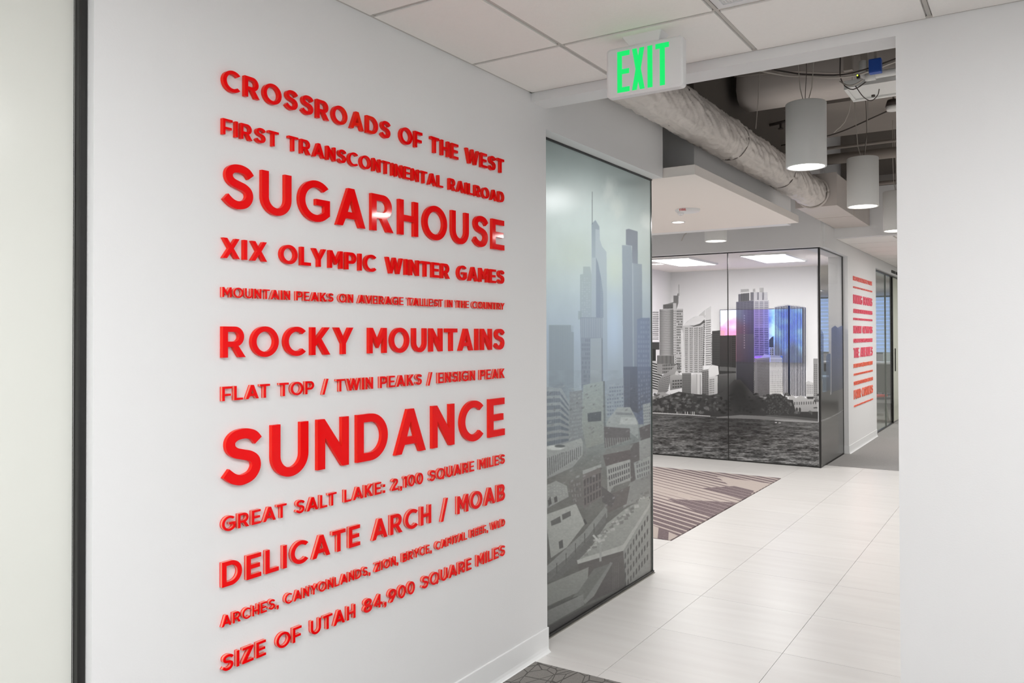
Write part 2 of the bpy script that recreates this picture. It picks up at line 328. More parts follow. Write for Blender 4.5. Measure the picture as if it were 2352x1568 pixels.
def glyph(ch):
    w = W0; h = w * .93
    if ch == 'I': return [[(0, 0), (w, 0), (w, 1), (0, 1)]], w
    if ch == 'L': return [[(0, 0), (.64, 0), (.64, h), (w, h), (w, 1), (0, 1)]], .64
    if ch == 'E': return [[(0, 0), (.68, 0), (.68, h), (w, h), (w, .5 - h / 2), (.62, .5 - h / 2), (.62, .5 + h / 2), (w, .5 + h / 2), (w, 1 - h), (.67, 1 - h), (.67, 1), (0, 1)]], .68
    if ch == 'F': return [[(0, 0), (w, 0), (w, .34), (.61, .34), (.61, .34 + h), (w, .34 + h), (w, 1 - h), (.67, 1 - h), (.67, 1), (0, 1)]], .66
    if ch == 'H': return [[(0, 0), (w, 0), (w, .4), (.6, .4), (.6, 0), (.6 + w, 0), (.6 + w, 1), (.6, 1), (.6, .4 + h), (w, .4 + h), (w, 1), (0, 1)]], .6 + w
    if ch == 'T': return [[(.285, 0), (.285 + w, 0), (.285 + w, 1 - h), (.775, 1 - h), (.775, 1), (0, 1), (0, 1 - h), (.285, 1 - h)]], .775
    if ch == 'N': return [[(0, 0), (w, 0), (w, .62), (.63, 0), (.63 + w * .9, 0), (.63 + w * .9, 1), (.63 - w * .1, 1), (.63 - w * .1, .40), (w * .93, 1), (0, 1)]], .63 + w * .9
    if ch == 'M': return [[(0, 0), (w, 0), (w, .64), (.475, .2), (.49, .2), (.95 - w, .64), (.95 - w, 0), (.95, 0), (.95, 1), (.95 - w * 1.05, 1), (.48, .5), (w * 1.05, 1), (0, 1)]], .95
    if ch == 'A': return [[(0, 0), (w * 1.1, 0), (.305, .2), (.685, .2), (.99 - w * 1.1, 0), (.99, 0), (.6, 1), (.39, 1)], [(.375, .375), (.615, .375), (.495, .72)]], .99
    if ch == 'V': return [[(.39, 0), (.59, 0), (.98, 1), (.98 - w * 1.12, 1), (.49, .3), (w * 1.12, 1), (0, 1)]], .98
    if ch == 'W': return [[(.3, 0), (.48, 0), (.69, .62), (.9, 0), (1.08, 0), (1.38, 1), (1.38 - w * 1.05, 1), (.985, .33), (.78, 1), (.6, 1), (.395, .33), (w * 1.05, 1), (0, 1)]], 1.38
    if ch == 'Y': return [[(.35, 0), (.35 + w, 0), (.35 + w, .4), (.905, 1), (.905 - w * 1.15, 1), (.4525, .58), (w * 1.15, 1), (0, 1), (.35, .4)]], .905
    if ch == 'X': return [[(0, 0), (w * 1.2, 0), (.455, .335), (.91 - w * 1.2, 0), (.91, 0), (.585, .505), (.895, 1), (.895 - w * 1.18, 1), (.455, .67), (.015 + w * 1.18, 1), (.015, 1), (.325, .505)]], .91
    if ch == 'Z': return [[(0, 0), (.78, 0), (.78, h), (.29, h), (.77, 1 - h * .8), (.77, 1), (.03, 1), (.03, 1 - h), (.48, 1 - h), (0, h * .8)]], .78
    if ch == 'K': return [[(0, 0), (w, 0), (w, .31), (.31, .43), (.6, 0), (.86, 0), (.455, .58), (.84, 1), (.59, 1), (w, .57), (w, 1), (0, 1)]], .86
    if ch == '/': return [[(0, -.14), (.17, -.14), (.56, 1.1), (.39, 1.1)]], .56
    if ch == '1': return [[(.15, 0), (.15 + w, 0), (.15 + w, 1.0), (.18, 1.0), (0, .95), (.03, .79), (.15, .815)]], .15 + w
    if ch == ',': return [[(.03, -.17), (.12, -.17), (.2, -.1), (.225, 0), (.225, .215), (0, .215), (0, 0), (.1, 0), (.09, -.07)]], .225
    if ch == ':': return [[(0, 0), (.22, 0), (.22, .215), (0, .215)], [(0, .5), (.22, .5), (.22, .715), (0, .715)]], .22
    if ch == '4': return [[(.45, 0), (.45 + w * .95, 0), (.45 + w * .95, .21), (.78, .21), (.78, .38), (.45 + w * .95, .38), (.45 + w * .95, 1), (.46, 1), (0, .37), (.01, .21), (.45, .21)], [(.2, .38), (.45, .38), (.45, .73)]], .78
    if ch in 'OQ':
        c = [arc(.53, .5, .53, .515, 0, 360, 40)[:-1], arc(.53, .5, .53 - w, .515 - h, 0, 360, 40)[:-1]]
        if ch == 'Q': c[0] = arc(.53, .5, .53, .515, -38, 302, 38) + [(.84, -.07), (.99, .075)]
        return c, 1.06
    if ch == '0': return [arc(.4, .5, .4, .515, 0, 360, 36)[:-1], arc(.4, .5, .4 - w, .515 - h, 0, 360, 36)[:-1]], .8
    if ch == 'C':
        return [arc(.53, .5, .53, .515, 44, 316, 32) + arc(.53, .5, .53 - w, .515 - h, 312, 48, 28)], .93
    if ch == 'G':
        return [arc(.53, .5, .53, .515, 44, 308, 32) + [(.96, .17), (.96, .56), (.52, .56), (.52, .56 - h * .88), (.96 - w * .95, .56 - h * .88), (.96 - w * .95, .26)] + arc(.53, .5, .53 - w, .515 - h, 300, 48, 28)], .96
    if ch == 'S':
        p = spline([(.715, .76), (.63, .855), (.52, .9), (.40, .912), (.26, .885), (.165, .80), (.165, .68), (.25, .59), (.40, .54), (.55, .495), (.655, .41), (.67, .275), (.58, .145), (.42, .09), (.30, .1), (.19, .15), (.075, .245)], 5)
        return [stroke(p, w * .97)], .78
    if ch == 'U': return [[(0, 1), (0, .4)] + arc(.415, .4, .415, .415, 180, 360, 24) + [(.83, 1), (.83 - w, 1), (.83 - w, .4)] + arc(.415, .4, .415 - w, .415 - h, 360, 180, 20) + [(w, .4), (w, 1)]], .83
    if ch == 'D': return [[(0, 0), (.38, 0)] + arc(.38, .5, .5, .5, -90, 90, 24) + [(0, 1)], [(w, h), (.38, h)] + arc(.38, .5, .5 - w, .5 - h, -90, 90, 20) + [(w, 1 - h)]], .88
    if ch in 'PR':
        o = arc(.44, .67, .33, .33, -90, 90, 18); hl = [(w, .34 + h), (.42, .34 + h)] + arc(.42, .67, .33 - w + .02, .33 - h, -90, 90, 14) + [(w, 1 - h)]
        if ch == 'P': return [[(0, 0), (w, 0), (w, .34)] + o + [(0, 1)], hl], .77
        return [[(0, 0), (w, 0), (w, .34), (.37, .34), (.59, 0), (.83, 0), (.565, .375)] + arc(.44, .67, .33, .33, -62, 90, 16) + [(0, 1)], hl], .83
    if ch == 'B':
        return [[(0, 0), (.5, 0)] + arc(.5, .275, .28, .275, -90, 55, 14) + arc(.46, .74, .275, .26, -40, 90, 12) + [(0, 1)],
                [(w, h * .9), (.48, h * .9)] + arc(.48, .29, .11, .112, -90, 90, 10) + [(w, .402)], [(w, .575), (.44, .575)] + arc(.44, .70, .1, .12, -90, 90, 10) + [(w, .82)]], .78
    if ch == '8':
        return [arc(.41, .275, .41, .285, -230, 50, 24) + arc(.41, .745, .365, .27, -52, 232, 24), arc(.41, .28, .2, .125, 0, 360, 20)[:-1], arc(.41, .735, .165, .115, 0, 360, 20)[:-1]], .82
    if ch == '9':
        return [arc(.41, .655, .41, .355, -22, 262, 30) + [(.42, .3), (.16, .0), (.41, .0), (.70, .36)], arc(.41, .665, .2, .18, 0, 360, 22)[:-1]], .82
    if ch == '2':
        p = spline([(.07, .76), (.17, .87), (.30, .912), (.42, .905), (.55, .84), (.59, .72), (.54, .60), (.43, .49), (.28, .345)], 5)
        return [offs(p, w / 2) + [(.31, h), (.72, h), (.72, 0), (0, 0), (0, h * .8)] + offs(p, -w / 2)[::-1]], .72
    return [[(0, 0), (w, 0), (w, 1), (0, 1)]], w
KERN = {'AV': -.12, 'AT': -.09, 'TA': -.09, 'LT': -.1, 'KY': -.02, 'LY': -.1, 'PA': 0, 'YM': 0, 'RY': -.03, 'TO': -.02, 'FL': 0, 'AY': -.1, 'YC': -.05, 'YO': -.04, 'E,': -.02, 'VE': -.02, 'LA': .02}
def layout(text, capH, width):
    pos = []; x = 0; gaps = 0; prev = ''
    for c in text:
        if c == ' ': x += .36; prev = ''; gaps += 1; continue
        if prev: x += KERN.get(prev + c, 0)
        pos.append((c, x, gaps)); x += glyph(c)[1]; gaps += 1; prev = c
    x_end = x; gaps -= 1
    nat = .125; sp = (width / capH - x_end) / gaps; sx = 1
    if not .07 <= sp <= .24:
        sp = max(.09, min(.22, sp)); sx = (width / capH) / (x_end + sp * gaps)
    return [(c, (px + sp * g) * sx * capH, sx) for c, px, g in pos]
mesh_cache = {}
def letter_mesh(ch, capH, sx, depth, bev, glow=False):
    key = (ch, round(capH, 4), round(sx, 3), glow)
    if key in mesh_cache: return mesh_cache[key]
    cu = bpy.data.curves.new('c', 'CURVE'); cu.dimensions = '2D'; cu.fill_mode = 'BOTH'; cu.extrude = depth / 2 - bev; cu.bevel_depth = bev; cu.bevel_resolution = 1; cu.offset = -bev
    for ct in glyph(ch)[0]:
        s = cu.splines.new('POLY'); s.points.add(len(ct) - 1); s.use_cyclic_u = True
        for p, (x, y) in zip(s.points, ct): p.co = (x * capH * sx, y * capH, 0, 1)
    o = bpy.data.objects.new('c', cu); COL.objects.link(o); bpy.context.view_layer.update()
    me = bpy.data.meshes.new_from_object(o.evaluated_get(bpy.context.evaluated_depsgraph_get())); bpy.data.objects.remove(o); bpy.data.curves.remove(cu)
    bm = bmesh.new(); bm.from_mesh(me); bmesh.ops.remove_doubles(bm, verts=bm.verts, dist=1e-6); bmesh.ops.recalc_face_normals(bm, faces=bm.faces)
    bmesh.ops.translate(bm, verts=bm.verts, vec=(0, 0, depth / 2))
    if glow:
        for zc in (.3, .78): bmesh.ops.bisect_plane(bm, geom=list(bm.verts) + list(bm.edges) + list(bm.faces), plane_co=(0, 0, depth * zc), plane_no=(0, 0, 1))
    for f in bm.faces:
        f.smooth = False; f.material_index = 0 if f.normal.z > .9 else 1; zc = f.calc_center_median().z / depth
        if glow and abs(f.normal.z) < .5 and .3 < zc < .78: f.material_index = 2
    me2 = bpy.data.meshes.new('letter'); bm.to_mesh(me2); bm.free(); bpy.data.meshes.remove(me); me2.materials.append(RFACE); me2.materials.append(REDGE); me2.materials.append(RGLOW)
    mesh_cache[key] = me2
    return me2
LROT = (PI / 2, 0, PI / 2)
LINES = [('CROSSROADS OF THE WEST', 2.279, .063, 'red raised acrylic line reading CROSSROADS OF THE WEST, topmost on the white wall'),
         ('FIRST TRANSCONTINENTAL RAILROAD', 2.1465, .0475, 'red raised acrylic line reading FIRST TRANSCONTINENTAL RAILROAD, second from the top'),
         ('SUGARHOUSE', 1.931, .134, 'large red raised acrylic word SUGARHOUSE in the upper half of the wall'),
         ('XIX OLYMPIC WINTER GAMES', 1.780, .0605, 'red raised acrylic line reading XIX OLYMPIC WINTER GAMES below SUGARHOUSE'),
         ('MOUNTAIN PEAKS ON AVERAGE TALLEST IN THE COUNTRY', 1.664, .030, 'small red acrylic line about MOUNTAIN PEAKS being TALLEST IN THE COUNTRY'),
         ('ROCKY MOUNTAINS', 1.485, .0925, 'bold red raised acrylic words ROCKY MOUNTAINS at eye height'),
         ('FLAT TOP / TWIN PEAKS / ENSIGN PEAK', 1.357, .0425, 'red acrylic line FLAT TOP / TWIN PEAKS / ENSIGN PEAK above SUNDANCE'),
         ('SUNDANCE', 1.1005, .1685, 'largest red raised acrylic word SUNDANCE in the lower half'),
         ('GREAT SALT LAKE: 2,100 SQUARE MILES', .972, .0435, 'red acrylic line GREAT SALT LAKE: 2,100 SQUARE MILES under SUNDANCE'),
         ('DELICATE ARCH / MOAB', .8095, .073, 'red raised acrylic words DELICATE ARCH / MOAB near the bottom'),
         ('ARCHES, CANYONLANDS, ZION, BRYCE, CAPITAL REEF, WLD', .6935, .032, 'small red acrylic line listing ARCHES, CANYONLANDS, ZION, BRYCE'),
         ('SIZE OF UTAH 84,900 SQUARE MILES', .561, .0475, 'lowest red acrylic line reading SIZE OF UTAH 84,900 SQUARE MILES')]
for li, (text, z, ch_, label) in enumerate(LINES):
    W0 = .15 if li in (4, 10) else .165 if li in (1, 6, 8, 11) else .188
    t = thing('wall_lettering', (XW, 1.577, z), label, 'lettering', 'red text lines on the white wall')
    for c, x, sx in layout(text, ch_, 1.521):
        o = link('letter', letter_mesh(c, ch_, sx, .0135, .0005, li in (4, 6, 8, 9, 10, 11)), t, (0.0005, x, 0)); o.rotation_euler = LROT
# second text block on the far hallway wall, one joined mesh per line
FT = [(632, 642, 'FIRST DEPARTMENT STORE'), (655.7, 659.5, 'GREATEST SNOW ON EARTH'), (675, 695.5, 'MINING BOOMS'), (708, 717.5, 'AVERAGE SNOWFALL 500 INCHES'), (729, 734, 'NATIONAL PARKS AND MONUMENTS'), (747.5, 765, 'MOUNT OLYMPUS'),
      (777.5, 787, 'GREAT BASIN COPPER PIT'), (799, 822, 'THE AVENUES'), (836, 845, 'EAGLE POINT / HEBER VALLEY'), (858.5, 863, 'ARCHITECTS OF THE FIRST SALT FLATS SPEEDWAY'), (877, 885.5, 'SKI PARKS CITY SLOPES AND BASIN'), (897, 918, 'FOUR CORNERS'), (932, 935.5, 'ARIZONA, COLORADO, NEW MEXICO, UTAH')]
ordn = ['topmost', 'thin second', 'large third', 'fourth', 'thin fifth', 'large sixth', 'seventh', 'large eighth', 'ninth', 'thin tenth', 'eleventh', 'large twelfth', 'thin lowest']
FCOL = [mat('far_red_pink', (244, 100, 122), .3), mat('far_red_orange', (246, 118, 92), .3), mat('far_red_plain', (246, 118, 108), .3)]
for k, (v0, v1, text) in enumerate(FT):
    zt, zb = 1.55 - (v0 - 767) * .00575, 1.55 - (v1 - 767) * .00575
    cap = zt - zb; mi = 2 if k < 2 else (0 if k < 8 else 1); t = thing('wall_lettering', (-2.0597, 11.65, zb), f'{ordn[k]} line of red lettering on the far hallway wall beyond the skyline glass', 'lettering', 'red text lines on the hallway wall')
    for c, x, sx in layout(text, cap, 1.46):
        me = letter_mesh(c, cap, sx, .012, .0003)
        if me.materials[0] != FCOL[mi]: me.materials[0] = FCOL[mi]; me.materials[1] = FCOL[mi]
        o = link('letter', me, t, (0, x, 0)); o.rotation_euler = LROT
# ------------------------------------------------------------------ printed films: painted once on a flat sheet, then laid on the glass planes
def px(P3):
    v = (P3 - EYE) @ CR.T
    return 1176 + FPX * v[..., 0] / v[..., 2], 784 + SHY - FPX * v[..., 1] / v[..., 2]
def vnoise(h, w_, sy_, sx_, seed, octv=4):
    r = np.random.default_rng(seed); out = np.zeros((h, w_)); amp = 1; tot = 0
    for o_ in range(octv):
        gh, gw = max(2, int(h / sy_ * 2 ** o_) + 2), max(2, int(w_ / sx_ * 2 ** o_) + 2)
        g = r.random((gh, gw)); yy = np.linspace(0, gh - 1.001, h); xx = np.linspace(0, gw - 1.001, w_)
        y0, x0 = yy.astype(int), xx.astype(int); fy, fx = (yy - y0)[:, None], (xx - x0)[None]; fy = fy * fy * (3 - 2 * fy); fx = fx * fx * (3 - 2 * fx)
        out += amp * ((g[y0][:, x0] * (1 - fx) + g[y0][:, x0 + 1] * fx) * (1 - fy) + (g[y0 + 1][:, x0] * (1 - fx) + g[y0 + 1][:, x0 + 1] * fx) * fy); tot += amp; amp *= .55
    return out / tot
class Canvas:
    def __init__(s, u0, v0, u1, v1, sc):
        s.u0, s.v0, s.sc = u0, v0, sc; s.h, s.w = int((v1 - v0) * sc), int((u1 - u0) * sc); s.a = np.zeros((s.h, s.w, 4)); s.zo = (u0, v0, 1)
        s.yy, s.xx = np.mgrid[0:s.h, 0:s.w]
    def frame(s, ou, ov, z): s.zo = (ou, ov, z)          # the drawing frame polygons are given in
    def T(s, p): ou, ov, z = s.zo; return ((ou + p[0] / z - s.u0) * s.sc, (ov + p[1] / z - s.v0) * s.sc)
    def mask(s, pts):
        q = np.array([s.T(p) for p in pts]); x0, y0 = np.floor(q.min(0)).astype(int) - 1; x1, y1 = np.ceil(q.max(0)).astype(int) + 2
        x0, y0, x1, y1 = max(x0, 0), max(y0, 0), min(x1, s.w), min(y1, s.h)
        if x1 <= x0 or y1 <= y0: return None, None
        X = s.xx[y0:y1, x0:x1] + .5; Y = s.yy[y0:y1, x0:x1] + .5; m_ = np.zeros(X.shape, bool)
        for i in range(len(q)):
            (xa, ya), (xb, yb) = q[i], q[(i + 1) % len(q)]
            if ya == yb: continue
            c = ((ya > Y) != (yb > Y)) & (X < (xb - xa) * (Y - ya) / (yb - ya) + xa); m_ ^= c
        return (slice(y0, y1), slice(x0, x1)), m_
    def poly(s, pts, col, col2=None, al=None, op=1, grain=0):
        sl, m_ = s.mask(pts)
        if sl is None: return
        c = np.array(col if isinstance(col, (tuple, list)) else (col,) * 3, float) / 255; reg = s.a[sl]
        if col2 is not None:
            c2 = np.array(col2 if isinstance(col2, (tuple, list)) else (col2,) * 3, float) / 255
            ys = np.array([s.T(p)[1] for p in pts]); t_ = np.clip((s.yy[sl] - ys.min()) / max(1, np.ptp(ys)), 0, 1)[..., None]; c = c * (1 - t_) + c2 * t_
        else: c = np.broadcast_to(c, reg[..., :3].shape)
        if grain: c = c * (1 + grain * (rng.random(reg.shape[:2])[..., None] - .5))
        mm = (m_ * op)[..., None]; reg[..., :3] = reg[..., :3] * (1 - mm) + c * mm
        if al is not None: reg[..., 3] = reg[..., 3] * (1 - m_ * op) + al * m_ * op
    def grid(s, q, nx, ny, fx, fy, col, al=None, op=1, skip=0):
        a, b_, c, d = [np.array(p, float) for p in q]     # tl tr br bl
        P_ = lambda u, v: tuple((a * (1 - u) + b_ * u) * (1 - v) + (d * (1 - u) + c * u) * v)
        for j in range(ny):
            for i in range(nx):
                if skip and rng.random() < skip: continue
                u0, v0 = (i + (1 - fx) / 2) / nx, (j + (1 - fy) / 2) / ny; u1, v1 = u0 + fx / nx, v0 + fy / ny
                s.poly([P_(u0, v0), P_(u1, v0), P_(u1, v1), P_(u0, v1)], col, al=al, op=op)
    def blob(s, x, y, rx, ry, col, op=1, al=None, soft=.6, seed=0, rough=0):
        cx, cy = s.T((x, y)); z = s.zo[2]; rx, ry = rx / z * s.sc, ry / z * s.sc
        x0, x1, y0, y1 = [int(v) for v in (max(0, cx - rx * 1.4), min(s.w, cx + rx * 1.4), max(0, cy - ry * 1.4), min(s.h, cy + ry * 1.4))]
        if x1 <= x0 or y1 <= y0: return
        sl = (slice(y0, y1), slice(x0, x1)); d = np.hypot((s.xx[sl] - cx) / rx, (s.yy[sl] - cy) / ry)
        if rough: d = d + rough * (vnoise(y1 - y0, x1 - x0, max(4, ry / 2), max(4, rx / 2), seed) - .5)
        k = np.clip((1 - d) / max(soft, 1e-3), 0, 1); k = k * k * (3 - 2 * k) * op; reg = s.a[sl]; c = np.array(col if isinstance(col, (tuple, list)) else (col,) * 3, float) / 255
        reg[..., :3] = reg[..., :3] * (1 - k[..., None]) + c * k[..., None]
        if al is not None: reg[..., 3] = reg[..., 3] * (1 - k) + al * k
    def blur(s, r, sl=None):
        k = max(1, int(r * s.sc)); a = s.a if sl is None else s.a[sl]
        for ax in (0, 1):
            pad = np.concatenate([np.repeat(np.take(a, [0], ax), k, ax), a, np.repeat(np.take(a, [-1], ax), k, ax)], ax)
            cs = np.cumsum(pad, ax); cs = np.concatenate([np.zeros_like(np.take(cs, [0], ax)), cs], ax); n = a.shape[ax]; L = 2 * k + 1
            a = (np.take(cs, range(L, L + n), ax) - np.take(cs, range(0, n), ax)) / L
        if sl is None: s.a = a
        else: s.a[sl] = a
    def rectify(s, fn, W_, H_, mirror_u=None):
        v, u = np.mgrid[0:H_, 0:W_]; pu, pv = px(fn((u + .5) / W_, (v + .5) / H_))   # v=0 is the sheet's bottom
        if mirror_u is not None: pu = np.where(pu < mirror_u, 2 * mirror_u - pu, pu)
        x = np.clip((pu - s.u0) * s.sc - .5, 0, s.w - 1.001); y = np.clip((pv - s.v0) * s.sc - .5, 0, s.h - 1.001); x0, y0 = x.astype(int), y.astype(int); fx, fy = (x - x0)[..., None], (y - y0)[..., None]
        A = s.a; return (A[y0, x0] * (1 - fx) + A[y0, x0 + 1] * fx) * (1 - fy) + (A[y0 + 1, x0] * (1 - fx) + A[y0 + 1, x0 + 1] * fx) * fy
def image(name, arr, data=False):
    h, w_ = arr.shape[:2]; im = bpy.data.images.new(name, w_, h, alpha=True)
    if data: im.colorspace_settings.name = 'Non-Color'
    a = np.ones((h, w_, 4), np.float32); a[..., :arr.shape[2]] = np.clip(arr, 0, 1); im.pixels.foreach_set(a.ravel()); im.update(); im.pack()
    return im
# ---- sheet A: the foggy city on the near glass
A = Canvas(1236, 296, 1512, 1480, 3)
sky = np.array([(146, 158, 156), (178, 192, 190), (196, 210, 208), (186, 200, 196), (172, 188, 196), (160, 176, 194), (150, 164, 176), (136, 146, 146), (122, 122, 118), (108, 108, 104), (92, 92, 89)], float) / 255
vs_ = np.array([300, 400, 470, 600, 680, 780, 880, 980, 1100, 1300, 1480])
vv = A.v0 + A.yy[:, 0] / A.sc
for k in range(3): A.a[..., k] = np.interp(vv, vs_, sky[:, k])[:, None]
A.a[..., 3] = 1; A.a[..., :3] *= (1 + .10 * (vnoise(A.h, A.w, 320, 200, 3) - .5))[..., None]
A.frame(1240, 400, 3.136)
A.blob(70, 190, 260, 150, (240, 250, 250), .9, soft=1); A.blob(500, 120, 70, 130, (214, 222, 218), .8, soft=.8, seed=2, rough=.7); A.blob(560, 230, 80, 120, (218, 226, 220), .7, soft=.9, seed=5, rough=.6)  # first blob: soft reflection off the glass, painted into the print
A.blob(770, 330, 60, 90, (216, 226, 222), .7, soft=.7, seed=8, rough=.6); A.blob(540, 700, 120, 200, (196, 208, 178), .35, soft=1); A.blob(260, 560, 200, 200, (180, 192, 178), .4, soft=1)
A.blob(530, 1100, 90, 330, (172, 196, 226), .6, soft=1); A.blob(650, 60, 180, 60, (150, 162, 162), .6, soft=1)
A.poly([(65, 1085), (225, 1085), (228, 1135), (245, 1137), (245, 1700), (65, 1700)], (134, 147, 154), (128, 140, 150), op=.8)
A.grid([(68, 1090), (243, 1090), (243, 1560), (68, 1560)], 14, 1, .4, 1, (120, 132, 142), op=.4)
A.poly([(372, 355), (400, 328), (430, 375), (432, 470), (448, 520), (480, 560), (490, 1600), (372, 1600)], (158, 172, 184), (146, 160, 176), op=.8)
A.poly([(290, 722), (312, 718), (312, 665), (362, 665), (372, 722), (372, 1040), (290, 1040)], (150, 164, 168), (146, 160, 172), op=.85)
A.grid([(298, 740), (365, 740), (365, 1030), (298, 1030)], 4, 18, .6, .5, (176, 190, 196), op=.35, skip=.3)
A.poly([(372, 360), (400, 332), (428, 380), (428, 400), (400, 395), (400, 600), (376, 600)], (128, 142, 156), (142, 156, 170), op=.7)
A.poly([(405, 600), (420, 640), (440, 742), (456, 860), (458, 1032), (405, 1032)], (122, 136, 154), (120, 134, 156), op=.85)
A.grid([(436, 760), (456, 760), (458, 1030), (436, 1030)], 1, 22, 1, .5, (150, 164, 176), op=.5)
A.poly([(276, 985), (300, 985), (300, 1045), (276, 1045)], (140, 154, 160), op=.7)
A.poly([(290, 1030), (452, 1030), (452, 1180), (368, 1186), (362, 1568), (300, 1568)], (130, 142, 158), (120, 130, 142), op=.9)
A.grid([(296, 1036), (450, 1036), (450, 1176), (296, 1176)], 12, 1, .45, 1, (158, 170, 184), op=.7)
A.grid([(300, 1180), (362, 1180), (362, 1568), (302, 1568)], 5, 12, .5, .6, (100, 108, 124), op=.6, skip=.2)
A.poly([(365, 1182), (446, 1178), (446, 1700), (360, 1700)], (150, 162, 172), (146, 154, 156), op=.9)
A.poly([(444, 1180), (452, 1180), (456, 1600), (446, 1600)], (104, 112, 124), op=.8)
A.poly([(375, 125), (379, 125), (380, 360), (374, 360)], (96, 106, 112), op=.8)
A.poly([(620, 398), (640, 393), (704, 412), (706, 660), (664, 640), (664, 515), (620, 508)], (104, 112, 128), (124, 134, 150), op=.95)
A.poly([(592, 510), (660, 512), (668, 640), (735, 648), (738, 1042), (704, 1060), (704, 1800), (604, 1800)], (140, 154, 168), (112, 122, 144), op=.93)
A.grid([(596, 520), (660, 520), (672, 1600), (606, 1600)], 7, 1, .35, 1, (120, 132, 152), op=.5)
A.poly([(664, 640), (672, 640), (680, 1600), (672, 1600)], (168, 180, 190), op=.6)
A.poly([(700, 1042), (735, 1034), (792, 1034), (792, 1800), (702, 1800)], (112, 128, 158), (100, 110, 138), op=.92)
A.grid([(704, 1050), (792, 1050), (792, 1568), (704, 1568)], 5, 15, .62, .55, (138, 152, 178), op=.55, skip=.15)
A.frame(1240, 850, 2.412)
A.a[int((850 - 296) * 3):, :, :3] *= (1 + .16 * (vnoise(A.h - int((850 - 296) * 3), A.w, 60, 80, 13) - .5))[..., None]
G = lambda *a, **k: A.grid(*a, **k); Q = lambda *a, **k: A.poly(*a, **k)
Q([(30, 92), (120, 100), (165, 182), (162, 400), (30, 452)], (150, 158, 164), (138, 142, 144))
for k in range(8): Q([(30, 118 + 40 * k), (110, 116 + 38 * k), (160, 190 + 27 * k), (160, 202 + 27 * k), (112, 138 + 38 * k), (30, 142 + 40 * k)], (96, 106, 120), op=.75)
G([(34, 100), (120, 104), (120, 420), (34, 440)], 9, 1, .25, 1, (166, 174, 178), op=.6)
Q([(165, 120), (235, 110), (238, 380), (165, 400)], (132, 138, 142)); G([(168, 130), (235, 122), (238, 370), (168, 385)], 8, 12, .5, .5, (164, 170, 172), op=.6, skip=.2)
Q([(240, 82), (350, 60), (356, 402), (258, 432), (232, 300)], (152, 164, 162), (146, 150, 144)); Q([(264, 238), (340, 228), (340, 280), (266, 286)], (84, 90, 96)); G([(266, 240), (340, 230), (340, 278), (266, 284)], 12, 1, .4, 1, (110, 116, 122), op=.7)
Q([(350, 60), (360, 60), (366, 420), (356, 402)], (112, 120, 124))
Q([(365, 60), (470, 40), (470, 250), (372, 262)], (146, 158, 170)); G([(368, 90), (465, 80), (465, 245), (372, 255)], 7, 8, .65, .45, (110, 122, 138), op=.8, skip=.1)
Q([(463, -20), (540, -20), (542, 236), (466, 214)], (92, 100, 120), (86, 90, 104)); G([(466, 0), (500, 0), (500, 214), (468, 210)], 4, 1, .3, 1, (120, 130, 148), op=.6)
Q([(540, -20), (614, -20), (614, 200), (542, 230)], (104, 116, 144), (92, 98, 114)); G([(542, 0), (612, 0), (612, 190), (544, 220)], 5, 9, .6, .55, (136, 148, 174), op=.5, skip=.2)
Q([(430, 206), (500, 204), (545, 290), (545, 380), (500, 345), (355, 330), (380, 270)], (160, 166, 166)); Q([(450, 260), (530, 262), (540, 300), (440, 300)], (184, 190, 188)); Q([(420, 232), (510, 236), (516, 250), (418, 246)], (120, 126, 130), op=.7)
Q([(355, 312), (498, 322), (500, 382), (360, 432)], (106, 102, 104)); G([(358, 375), (498, 372), (500, 390), (362, 432)], 11, 1, .5, 1, (150, 152, 150), op=.7)
Q([(570, 190), (612, 180), (612, 300), (575, 305)], (160, 168, 170)); G([(572, 200), (612, 192), (612, 295), (575, 300)], 4, 6, .5, .5, (100, 106, 114), op=.7)
Q([(550, 320), (612, 296), (612, 400), (560, 400)], (98, 94, 96)); Q([(500, 410), (555, 395), (555, 560), (505, 640)], (104, 100, 100)); Q([(550, 392), (612, 372), (612, 470), (552, 500)], (160, 164, 162), (148, 150, 148))
Q([(30, 440), (150, 402), (228, 376), (238, 398), (236, 472), (182, 536), (110, 570), (30, 606)], (166, 170, 168), (150, 152, 150)); G([(36, 488), (232, 420), (232, 470), (40, 590)], 17, 1, .4, 1, (96, 98, 100), op=.85)
A.blob(84, 428, 60, 16, (206, 210, 206), 1, soft=.3); A.blob(110, 420, 34, 9, (88, 92, 94), .9, soft=.3)
Q([(236, 566), (340, 528), (342, 700), (242, 768)], (122, 116, 114)); G([(240, 600), (340, 560), (340, 700), (244, 756)], 6, 3, .6, .75, (86, 80, 82), op=.85); Q([(236, 556), (340, 520), (340, 536), (238, 578)], (168, 170, 168))
Q([(370, 532), (498, 488), (502, 610), (410, 642), (376, 700)], (176, 178, 174), (160, 160, 156)); G([(376, 545), (498, 505), (500, 600), (384, 650)], 10, 3, .5, .65, (76, 74, 78), op=.9)
Q([(350, 470), (500, 440), (505, 492), (365, 530)], (104, 96, 96)); Q([(370, 436), (520, 408), (500, 440), (350, 470)], (132, 134, 132))
Q([(520, 512), (612, 474), (612, 590), (532, 614)], (162, 166, 164)); G([(532, 520), (608, 492), (610, 580), (538, 604)], 6, 3, .5, .6, (96, 96, 100), op=.8)
Q([(500, 622), (612, 572), (612, 700), (470, 756), (440, 740)], (142, 144, 142), (154, 154, 150)); Q([(360, 700), (500, 640), (480, 740), (380, 790)], (112, 106, 104)); Q([(340, 640), (420, 700), (400, 760), (345, 730)], (100, 96, 96))
